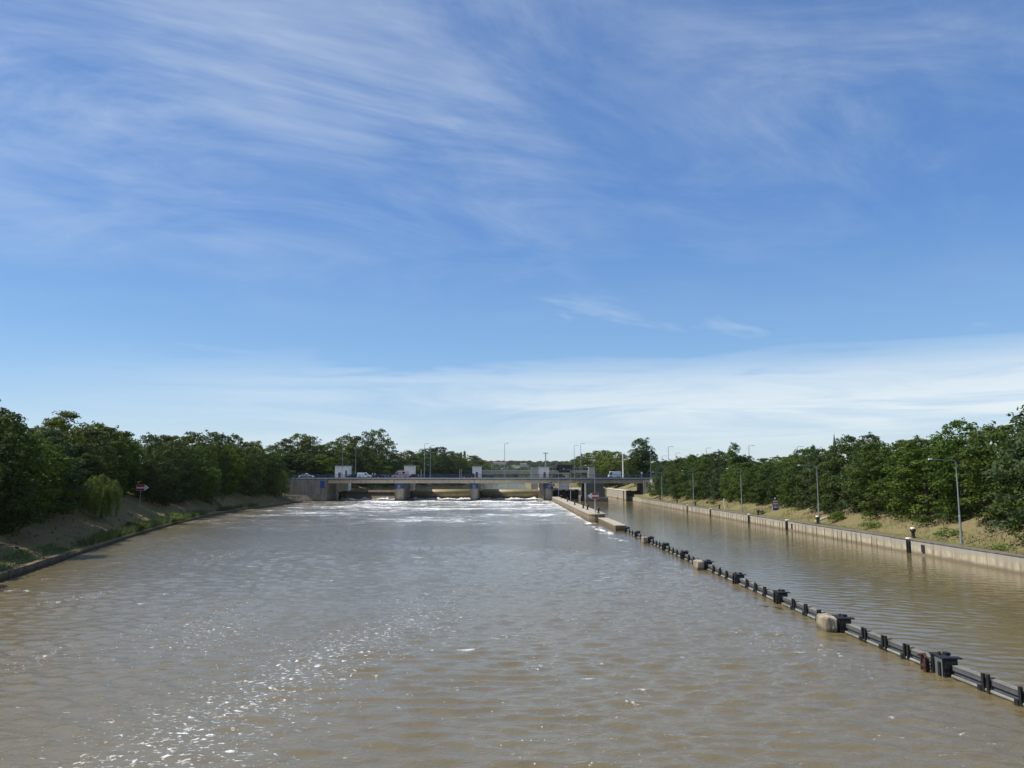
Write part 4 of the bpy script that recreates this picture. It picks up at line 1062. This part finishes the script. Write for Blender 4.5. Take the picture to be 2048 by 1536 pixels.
while y < 248:
    x = Lx(y) - 13.5 - rnd.uniform(-1.5, 2.5); z = zground(x, y)
    hh = (ltop(y * 1.0) - z) * rnd.uniform(.9, 1.04)
    plant(rnd.choice(['tall', 'tall', 'bush', 'gappy']), x, y, hh, 'tall dark tree in the rear row of the left bank, %s from the camera end' % ORD[i], 'trees on the left bank', rnd.choice('abcab'), rnd.uniform(.85, 1.05) * (8.4 / hh + .35))
    i += 1; y += rnd.uniform(7.5, 10.5)
for i, (dx, y) in enumerate(((24, 66), (24, 96), (25, 130), (24, 165), (26, 200), (25, 232))):
    x = Lx(y) - dx; plant('bush', x, y, ltop(y) - 7.5, 'background tree deep inside the left bank wood, %s from the camera end' % ORD[i], 'trees on the left bank', 'b', 1.3, 6.6)
# --- beyond the bridge on the left
FL = [(548, 890, 285, 'tall', 'b'), (572, 877, 295, 'tall', 'c'), (598, 866, 300, 'round', 'c'), (622, 872, 305, 'bush', 'c'), (648, 888, 300, 'bush', 'b'), (668, 882, 325, 'tall', 'c'), (692, 870, 325, 'tall', 'c'), (715, 872, 335, 'tall', 'c'),
      (737, 862, 330, 'gappy', 'b'), (757, 858, 335, 'gappy', 'c'), (775, 880, 335, 'gappy', 'b'), (797, 906, 370, 'bush', 'a'), (818, 901, 380, 'bush', 'c'), (838, 906, 385, 'bush', 'a'), (858, 896, 395, 'round', 'b'), (878, 893, 395, 'round', 'b'), (897, 902, 410, 'tall', 'b'),
      (913, 906, 440, 'bush', 'a'), (929, 903, 450, 'cone', 'b'), (922, 905, 470, 'cone', 'b'), (944, 911, 480, 'tall', 'c'), (953, 917, 520, 'tall', 'c')]
for i, (u, v, Y, kd, mt) in enumerate(FL):
    while xu(u, Y, v) > Lx(Y) - 6: Y += 4
    x = xu(u, Y, v); z = zground(x, Y)
    h = zv(v, Y) - z; rk = {'gappy': 'poplar like tree with sky gaps', 'cone': 'pointed dark conifer', 'round': 'round crowned tree'}.get(kd, 'broad green tree')
    plant(kd, x, Y, h, '%s beyond the bridge on the left, %s from the left' % (rk, ORD[i]), 'trees beyond the bridge on the left', mt, (18.5 if kd != 'cone' else 7) * Y / 330 / h * 1.1, z)
for i, (u, v, Y) in enumerate(((580, 905, 290), (612, 905, 292), (640, 908, 296), (672, 915, 310), (700, 912, 312), (732, 905, 318), (762, 910, 322), (785, 925, 350), (812, 925, 362), (842, 925, 372), (868, 925, 382), (892, 922, 398), (915, 925, 425), (938, 925, 455))):
    while xu(u, Y, v) > Lx(Y) - 3: Y += 4
    x = xu(u, Y, v); z = zground(x, Y)
    plant('bush', x, Y, zv(v, Y) - z, 'low dark tree under the taller crowns beyond the bridge, %s from the left' % ORD[i], 'trees beyond the bridge on the left', rnd.choice('ab'), 1.7, z)
# --- right of the control building, beyond the lock
for i, (u, v, Y, w) in enumerate(((1160, 912, 372, 10), (1178, 905, 365, 11), (1195, 901, 360, 11), (1212, 900, 352, 11), (1229, 902, 345, 11), (1244, 908, 338, 11), (1150, 918, 395, 9))):
    x = xu(u, Y, v); h = zv(v, Y) - 5
    plant('round', x, Y, h, 'yellow green plane tree of the trimmed row beyond the lock, %s from the right' % ORD[6 - i] if i < 6 else 'darker tree at the left end of the plane tree row beyond the lock', 'plane trees beyond the lock', 'light' if i < 6 else 'b', w / h * 1.75, 5)
for i, (u, v, Y) in enumerate(((1166, 930, 330), (1188, 928, 326), (1212, 930, 322), (1236, 926, 318))):
    x = xu(u, Y, v); plant('bush', x, Y, zv(v, Y) - 4.2, 'lower bushy tree below the plane tree row, %s from the left' % ORD[i], 'bushy trees beyond the lock', 'c', 1.3, 4.2)
x = xu(1284, 292); plant('jag', x, 292, zv(876, 292) - 6, 'big dark tree with open crown at the right bridge end, tallest of the skyline there', 'trees at the right bridge end', 'b', 1.45, 6, 0)
for i, (u, v, Y) in enumerate(((1268, 905, 288), (1300, 900, 290), (1312, 925, 282))):
    x = xu(u, Y, v); plant('bush', x, Y, zv(v, Y) - 6, 'dark bushy tree beside the big open crowned tree, %s from the left' % ORD[i], 'trees at the right bridge end', 'b', 1.0, 6)
# --- right bank
RUV = [(2150, 800), (2060, 830), (2030, 852), (2000, 848), (1965, 872), (1930, 860), (1900, 853), (1860, 885), (1830, 880), (1790, 882), (1740, 888), (1700, 876), (1672, 887), (1645, 915), (1615, 905), (1580, 914), (1550, 918), (1500, 922), (1475, 916), (1440, 908), (1415, 915), (1390, 911), (1360, 918), (1335, 932)]
RT = sorted((52.8 * FPX / (u - 1024) * .985, zv(v, 52.8 * FPX / (u - 1024) * .985) + .35) for u, v in RUV)
rtop = lambda y: float(np.interp(y, *zip(*RT)))
y = 52.0; i = 0
while y < 232:
    x = 39.2 + 7.2 + rnd.uniform(-.9, 1.6); z = zground(x, y) - .35; hh = (rtop(y) - z) * rnd.uniform(.78, .98)
    plant(rnd.choice(['bush', 'bush', 'bush', 'tall']), x, y, hh, 'green bushy tree in the front row above the right quay, %s from the camera end' % ORD[i], 'trees on the right bank', rnd.choice('abadb'), rnd.uniform(1.0, 1.2) * (6.8 / hh + .3), z)
    i += 1; y += rnd.uniform(5.2, 6.8)
y = 54.0; i = 0
while y < 240:
    x = 39.2 + 13.2 + rnd.uniform(-1.2, 2.4); z = zground(x, y); hh = (rtop(y * x / 52.4 * .97 if False else y) - z) * rnd.uniform(1.0, 1.1)
    plant(rnd.choice(['tall', 'bush', 'tall']), x, y, hh, 'green tree in the rear row above the right quay, %s from the camera end' % ORD[i], 'trees on the right bank', rnd.choice('aabb'), rnd.uniform(.95, 1.1) * (6.8 / hh + .3))
    i += 1; y += rnd.uniform(6.2, 8.2)
x = 49.5; plant('jag', x, x * FPX / (1460 - 1024) * .985, zv(889, 172) - 3.6, 'jagged dark tree standing out above the right bank row', 'trees on the right bank', 'b', .62)
x = 49.0; plant('cone', x, x * FPX / (1615 - 1024) * .985, zv(895, 126) - 3.4, 'pointed blue green tree on the right bank behind the second quay lamp', 'trees on the right bank', 'd', .75)
plant('tall', 46.5, 63.5, 11.0, 'tall tree at the right edge of the photo', 'trees on the right bank', 'a', .7)
# shrubs
def shrub(x, y, h, w, label, mat, seed, group='shrubs on the right bank', z=None):
    q = random.Random(seed); cl = []
    for k in range(26):
        an = q.uniform(0, 6.28); r = w * .5 * q.random() ** .6; s = q.uniform(.16, .3) * min(w, h * 1.4)
        cl.append((math.cos(an) * r, math.sin(an) * r, h * .62 * (1 - (2 * r / w) ** 2 * .6) * q.uniform(.3, 1.1), s, s, s * .8))
    t = thing('shrub', label, 'shrub', (x, y, zground(x, y) if z is None else z), 0, group)
    Vv, F = leaves(cl, 26, .05, .09, seed); np_mesh('foliage', Vv, F, M['leaf_' + mat], t)
    b = MB()
    for k in range(6): c = cl[k]; b.tube([(0, 0, -.2), (c[0] * .5, c[1] * .5, c[2] * .4), (c[0], c[1], c[2])], [.04, .025, .008], 5)
    b.build('stem', M['bark'], t)
for i, (u, Y, h, w, lab, mt) in enumerate([(1312, 239, 3.4, 5.5, 'green shrub spilling over the white wing wall at the right bridge end', 'a'), (1322, 230, 2.6, 6, 'dark low shrub between the white wing wall and the last quay lamp', 'a'), (1316, 247, 5.5, 6, 'tall green shrub above the white wing wall', 'c'), (1520, 131, .8, 1.6, 'small brown shrub left of the blue boat sign', 'dry'),
    (1424, 168, .9, 2.6, 'small green shrub beneath the trees left of the white marker post', 'c'), (1740, 92, .9, 2.6, 'light green weedy shrub on the slope between the two nearest lamps', 'weed'), (1895, 76, 1.0, 3.2, 'light green weedy shrub just left of the nearest lamp post', 'weed'), (1672, 103, 1.4, 2.0, 'bright green shrub right of the second lamp under the trees', 'a'), (1992, 66, .6, 2.0, 'low weedy shrub right of the nearest lamp post', 'weed')]):
    shrub(xu(u, Y), Y, h, w, lab, mt, 200 + i)
for i, (y, d, h, w, lab) in enumerate([(103, .9, 1.5, 3.2, 'dark round shrub among the reeds on the left water edge'), (124, .8, 1.6, 4.5, 'bright tall weedy shrub at the left water edge right of the arrow sign'), (136, .8, 1.2, 4, 'bright lower weedy shrub farther along the left water edge')]):
    shrub(Lx(y) - d, y, h, w, lab, ['a', 'weed', 'weed'][i], 230 + i, 'shrubs on the left bank')

# blades of grass and reeds
def blades(name, pts, hmin, hmax, wd, mat, seed):
    rs = np.random.RandomState(seed); P = np.array(pts); n = len(P)
    h = hmin + (hmax - hmin) * rs.rand(n) ** 1.5; an = rs.rand(n) * 6.283; lean = rs.normal(size=(n, 2)) * .35 * h[:, None]
    dx = np.stack([np.cos(an) * wd, np.sin(an) * wd, np.zeros(n)], 1)
    tip = P + np.concatenate([lean, h[:, None]], 1)
    V_ = np.stack([P - dx, P + dx, tip], 1).reshape(-1, 3)
    tag(np_mesh(name, V_, np.arange(n * 3).reshape(-1, 3), mat), kind='stuff')
pts = []
for k in range(42000):
    y = 40 + 195 * rnd.random() ** 1.25; d = 2.6 + 9 * rnd.random(); x = 39.2 + d
    if vnoise(x, y, 3.1) + rnd.uniform(-.5, .5) > .1: pts.append((x, y, zright(d, y) - .03))
blades('dry_grass', pts, .1, .42, .035, M['leaf_dry'], 1)
pts = []
for k in range(16000):
    y = 45 + 190 * rnd.random() ** 1.25; d = .25 + 2.6 * rnd.random(); x = 39.2 + d
    if vnoise(x, y, 5) + rnd.uniform(-.6, .6) > -.05: pts.append((x, y, zright(d, y) - .03))
blades('quay_grass', pts, .05, .16, .03, M['leaf_weed'], 2)
pts = []
for k in range(22000):
    y = 45 + 190 * rnd.random() ** 1.2; d = 1.4 + 12 * rnd.random(); x = Lx(y) - d
    if vnoise(x, y, 3.1) + rnd.uniform(-.5, .5) > .15: pts.append((x, y, zleft(d, y) - .03))
blades('bank_grass', pts, .08, .32, .035, M['leaf_dry'], 3)
pts = []
for k in range(26000):
    y = 78 + 120 * rnd.random(); d = .05 + 1.7 * rnd.random(); x = Lx(y) - d
    if vnoise(y, y * .3, 6.5) + rnd.uniform(-.5, .7) + (.35 if 85 < y < 150 else -.25) > .2: pts.append((x, y, zleft(d, y) - .03))
blades('reeds', pts, .25, 1.15, .04, M['leaf_weed'], 4)
pts = [(Lx(y) - d, y, zleft(d, y) - .02) for y, d in ((46 + 30 * rnd.random(), .6 + 2.2 * rnd.random()) for _ in range(7000)) if vnoise(d * 3, y, 4) + rnd.uniform(-.4, .6) > 0]
blades('edge_grass', pts, .06, .3, .03, M['leaf_weed'], 6)

def stones():
    rs = np.random.RandomState(21); Vs = []; Fs = []; n0 = 0
    base = np.array([(1, 0, 0), (-1, 0, 0), (0, 1, 0), (0, -1, 0), (0, 0, 1), (0, 0, -1)], float)
    fc = np.array([(0, 2, 4), (2, 1, 4), (1, 3, 4), (3, 0, 4), (2, 0, 5), (1, 2, 5), (3, 1, 5), (0, 3, 5)])
    for k in range(900):
        y = 50 + 190 * rs.rand() ** 1.2; d = 1.2 + 5.5 * rs.rand() ** 1.6; x = Lx(y) - d; s = .07 + .16 * rs.rand() ** 2
        Vs.append(base * s * (.6 + .7 * rs.rand(6, 3)) + rs.normal(size=(6, 3)) * s * .25 + np.array([x, y, zleft(d, y)])); Fs.append(fc + n0); n0 += 6
    tag(np_mesh('loose_stones', np.concatenate(Vs), np.concatenate(Fs), M['conc_low']), kind='stuff')
stones()
# steps with rail on the right bank
t = thing('bank_steps', 'narrow concrete steps with dark rail climbing the right bank by the second lamp', 'steps', (42.4, 108, 0)); off = t.location
b = MB()
for k in range(16): xk = 42.0 + k * .34; b.box(xk, xk + .36, 107.6, 108.5, zright(xk + .2 - 39.2, 108) - .5, zright(xk + .2 - 39.2, 108) + .12)
b.build('step', M['conc_top'], t, off)
b = MB().tube([(42.0, 107.5, zright(2.8, 108) + .75), (47.4, 107.5, zright(8.2, 108) + .8)], .05, 6)
for k in range(4): xk = 42.1 + 1.7 * k; b.tube([(xk, 107.5, zright(xk - 39.2, 108) - .2), (xk, 107.5, zright(xk - 39.2, 108) + .78)], .04, 6)
b.build('rail', M['black_steel'], t, off)

# church spire
Yc = 640.0; xc = xu(1672.5, Yc); zt = zv(866, Yc)
t = thing('church', 'slim pointed church spire rising behind the right bank trees', 'church', (xc, Yc, 7))
MB().box(-2.2, 2.2, -2.2, 2.2, 0, 13).build('tower', M['conc_girder'], t); MB().lathe([(2.5, 13.01), (1.9, 20), (1.1, 30), (.05, zt - 7)], n=8).build('spire', M['slate'], t)
MB().prism([(-6, 0), (6, 0), (6, 9), (0, 15), (-6, 9)], 3.3, 26, 'y').build('nave', M['brick_far'], t)

# ------------------------------------------------------------------ far hills, wood and houses
def hills():
    xs = np.arange(-5200, 5201, 130.0); ys = np.array([1500, 1750, 2000, 2250, 2500, 2800, 3300, 4200])
    hz = [4, 12, 26, 40, 50, 56, 60, 40]; V_ = []
    for y, h in zip(ys, hz):
        for x in xs: V_.append((x, y, 2 + h * (.82 + .2 * math.sin(x / 420 + .8) + .12 * math.sin(x / 170 + y / 300))))
    n = len(xs); F = [(j * n + i, j * n + i + 1, (j + 1) * n + i + 1, (j + 1) * n + i) for j in range(len(ys) - 1) for i in range(n - 1)]
    m = plain('hill_fields', (.06, .08, .03), .95, 0, .35, .006)
    tag(np_mesh('hills', np.array(V_), np.array(F), m, smooth=True), kind='structure')
    rs = np.random.RandomState(9); cl = []
    for k in range(2600):
        x = rs.uniform(-700, 900); j = rs.rand(); y = 1520 + j * 1250
        z = 2 + np.interp(y, ys, hz) * (.82 + .2 * math.sin(x / 420 + .8) + .12 * math.sin(x / 170 + y / 300))
        if math.sin(x / 61 + y / 90) + math.sin(x / 23 - y / 140) < -1.1: continue
        s = rs.uniform(3.5, 8); cl.append((x, y, z + s * .5, s * 1.3, s * 1.3, s * .9))
    Vv, F = leaves(cl, .35, .9, 1.3, 10); tag(np_mesh('far_wood', Vv, F, M['leaf_b']), kind='stuff')
    cl = []
    for k in range(420):
        x = rs.uniform(-260, 330); y = rs.uniform(820, 1350)
        if Lx(y) - 3 < x < Rx(y) + 3: continue
        s = rs.uniform(2.5, 4.5)
        for q in range(4): cl.append((x + rs.normal() * 2.5, y + rs.normal() * 2.5, 5.5 + s * .8 + q * s * .75, s * (1.15 - q * .17), s * (1.15 - q * .17), s * .8))
    for k in range(70):
        x = rs.uniform(-120, 140); s = rs.uniform(3, 4.6); y = rs.uniform(1300, 1480)
        for q in range(4): cl.append((x + rs.normal() * 2.5, y, 6 + s * .8 + q * s * .75, s * (1.15 - q * .17), s * (1.15 - q * .17), s * .8))
    Vv, F = leaves(cl, .8, .5, .75, 11); tag(np_mesh('river_wood', Vv, F, M['leaf_c']), kind='stuff')
    for i, (u, v, lab) in enumerate(((991, 927.5, 'pale tiny house on the far hill, left of the middle bridge lamp'), (1004, 928, 'pale tiny long house on the far hill right beside the middle bridge lamp'), (1047, 930, 'pale tiny house on the far hill, right of the middle bridge lamp'))):
        Y = 2150; x = xu(u, Y); z = zv(v, Y)
        t = thing('house', lab, 'house', (x, Y, z - 5), 0, 'houses on the far hill'); w = (7, 11, 9)[i]
        MB().box(-w, w, 0, 9, -14, 6.5).build('wall', M['brick_far'], t); MB().prism([(-.6, 6.51), (9.6, 6.51), (4.5, 10.5)], -w - .6, w + .6, 'x').build('roof', M['tile_far'], t)
hills()
for p in sum(PROTO.values(), []):
    if p.name not in used_p:
        for c in list(p.children): bpy.data.objects.remove(c)
        bpy.data.objects.remove(p)
for p in (bp_, bpc):
    for c in list(p.children): bpy.data.objects.remove(c)
    bpy.data.objects.remove(p)

# ------------------------------------------------------------------ sky, sun, camera
SUN_AZ, SUN_EL = R(-86), R(55)       # azimuth left of the view direction (+y)
def world():
    w = bpy.data.worlds.new('World'); sc.world = w; w.use_nodes = True
    t = NT(w.node_tree); bg = t.n['Background']
    sky = t.N('ShaderNodeTexSky'); sky.sky_type = 'NISHITA'; sky.sun_disc = False
    sky.sun_elevation = SUN_EL; sky.sun_rotation = SUN_AZ      # rotation is clockwise from +y, like the azimuth
    sky.air_density = 1.0; sky.dust_density = .15; sky.ozone_density = 3.0; sky.altitude = 100
    d = t.N('ShaderNodeTexCoord').outputs['Generated']
    sep = t.N('ShaderNodeSeparateXYZ', i={0: d}); X, Y, Z = sep.outputs
    zz = t.math('ADD', t.math('MAXIMUM', Z, 0.0), .10)
    comb = t.N('ShaderNodeCombineXYZ', i={0: t.math('DIVIDE', X, zz), 1: t.math('DIVIDE', Y, zz), 2: 0.0}).outputs[0]
    az = t.math('ARCTAN2', X, Y)
    # high cirrus: fibrous streaks on a plane overhead
    rot = lambda a: t.scale(comb, 1, 1, 1, R(-a))
    s1 = t.noise(t.scale(rot(25), 1.0, 1.5, 1), 1.1, 12, .66, 1.6)
    s2 = t.noise(t.scale(rot(20), .6, .8, 1), 1.0, 5, .55, .6)
    s5 = t.noise(t.scale(rot(48), 1.4, 4.5, 1), 1.0, 9, .72, 1.2)
    hi = t.ramp(Z, [(.18, .0), (.30, .55), (.42, 1)])
    lf = t.ramp(az, [(0, 1), (.01, 1)])
    side = t.ramp(t.math('DIVIDE', t.math('ADD', az, .7), 1.4, clamp=True), [(0, 1), (.5, .85), (.62, .5), (.8, .72), (1, .6)])
    c1 = t.math('MULTIPLY', t.ramp(t.math('ADD', t.math('ADD', t.math('MULTIPLY', s1, .46), t.math('MULTIPLY', s2, .62)), t.math('MULTIPLY', s5, .10)), [(.47, 0), (.78, 1)], 'EASE'), t.math('MULTIPLY', hi, side))
    # a few faint wisps in the middle sky
    s3 = t.noise(t.scale(rot(40), .5, 1.3, 1), 1.2, 9, .62, .5)
    c2 = t.math('MULTIPLY', t.ramp(s3, [(.60, 0), (.80, .5)]), t.ramp(Z, [(.10, 0), (.18, 1), (.3, .3)]))
    # thin stratus veil low over the horizon, thicker to the right
    lo = t.N('ShaderNodeCombineXYZ', i={0: t.math('MULTIPLY', az, 2.2), 1: t.math('MULTIPLY', Z, 22), 2: 3.0}).outputs[0]
    s4 = t.noise(lo, 1.4, 9, .62, .8)
    band = t.ramp(t.math('ADD', Z, t.math('MULTIPLY', t.math('SUBTRACT', s4, .5), .11)), [(.03, .1), (.062, .6), (.09, 1), (.125, .8), (.155, 0)])
    rr = t.ramp(t.math('DIVIDE', t.math('ADD', az, .6), 1.2, clamp=True), [(0, 0), (.25, .45), (.55, .8), (1, 1)])
    c3 = t.math('MULTIPLY', t.math('MULTIPLY', band, t.ramp(s4, [(.30, .2), (.56, 1)])), t.math('MULTIPLY', rr, .88))
    c = t.math('MAXIMUM', t.math('MULTIPLY', c1, .46), t.math('MAXIMUM', c2, c3), clamp=True)
    # cloud brightness follows the sun: brighter towards it
    sd = t.N('ShaderNodeVectorMath', operation='DOT_PRODUCT', i={0: d, 1: (math.sin(SUN_AZ) * math.cos(SUN_EL), math.cos(SUN_AZ) * math.cos(SUN_EL), math.sin(SUN_EL))}).outputs['Value']
    br = t.math('ADD', 6.0, t.math('MULTIPLY', t.math('POWER', t.math('MAXIMUM', sd, 0.0), 6), 5.0))
    cc = t.N('ShaderNodeVectorMath', operation='SCALE', i={0: (.92, 1.0, 1.03), 'Scale': br}).outputs[0]
    hs = t.N('ShaderNodeHueSaturation', i={'Hue': .508, 'Saturation': 1.18, 'Value': .9, 'Color': sky.outputs[0]})
    air = t.ramp(t.math('DIVIDE', t.math('MAXIMUM', Z, 0.0), .7, clamp=True), [(0, (.47, .58, .72)), (.075, (.39, .53, .71)), (.2, (.23, .43, .70)), (.45, (.115, .27, .60)), (.75, (.10, .22, .50)), (1, (.09, .19, .44))])
    air = t.N('ShaderNodeVectorMath', operation='SCALE', i={0: air, 'Scale': 7.3}).outputs[0]
    skyc = t.mix(.6, hs.outputs[0], air)
    t.l.new(t.mix(c, skyc, cc), bg.inputs[0]); bg.inputs[1].default_value = .12
world()
L = bpy.data.lights.new('sun', 'SUN'); L.energy = 4.7; L.angle = R(.53); L.color = (1, .95, .87)
so = bpy.data.objects.new('sun', L); COL.objects.link(so)
dv = Vector((math.sin(SUN_AZ) * math.cos(SUN_EL), math.cos(SUN_AZ) * math.cos(SUN_EL), math.sin(SUN_EL)))
so.rotation_euler = (-dv).to_track_quat('-Z', 'Y').to_euler(); so.location = dv * 100
cam = bpy.data.cameras.new('camera'); co = bpy.data.objects.new('camera', cam); COL.objects.link(co)
cam.sensor_fit = 'HORIZONTAL'; cam.sensor_width = 36; cam.lens = 36 * FPX / 2048
cam.clip_start = .5; cam.clip_end = 20000
co.location = (0, 0, CAMH); co.rotation_euler = (math.pi / 2 + PITCH, 0, 0)
sc.camera = co
sc.view_settings.view_transform = 'Standard'; sc.view_settings.look = 'None'; sc.view_settings.exposure = .35; sc.view_settings.gamma = 1
sc.cycles.max_bounces = 6; sc.cycles.diffuse_bounces = 3; sc.cycles.glossy_bounces = 3; sc.cycles.transmission_bounces = 3; sc.cycles.transparent_max_bounces = 4
sc.cycles.sample_clamp_indirect = 6; sc.cycles.sample_clamp_direct = 0
sc.cycles.use_denoising = True; sc.cycles.denoiser = 'OPENIMAGEDENOISE'; sc.cycles.denoising_prefilter = 'ACCURATE'
sc.cycles.caustics_reflective = False; sc.cycles.caustics_refractive = False
# thin air between the camera and the far hills
hm = bpy.data.materials.new('haze'); hm.use_nodes = True; nt = hm.node_tree
for n in list(nt.nodes):
    if n.type != 'OUTPUT_MATERIAL': nt.nodes.remove(n)
pv = nt.nodes.new('ShaderNodeVolumePrincipled'); pv.inputs['Color'].default_value = (.8, .87, .95, 1); pv.inputs['Density'].default_value = .00003
nt.links.new(pv.outputs[0], nt.nodes['Material Output'].inputs['Volume'])
tag(MB().box(-12000, 12000, -2000, 12500, -5, 95).build('haze', hm), kind='stuff')
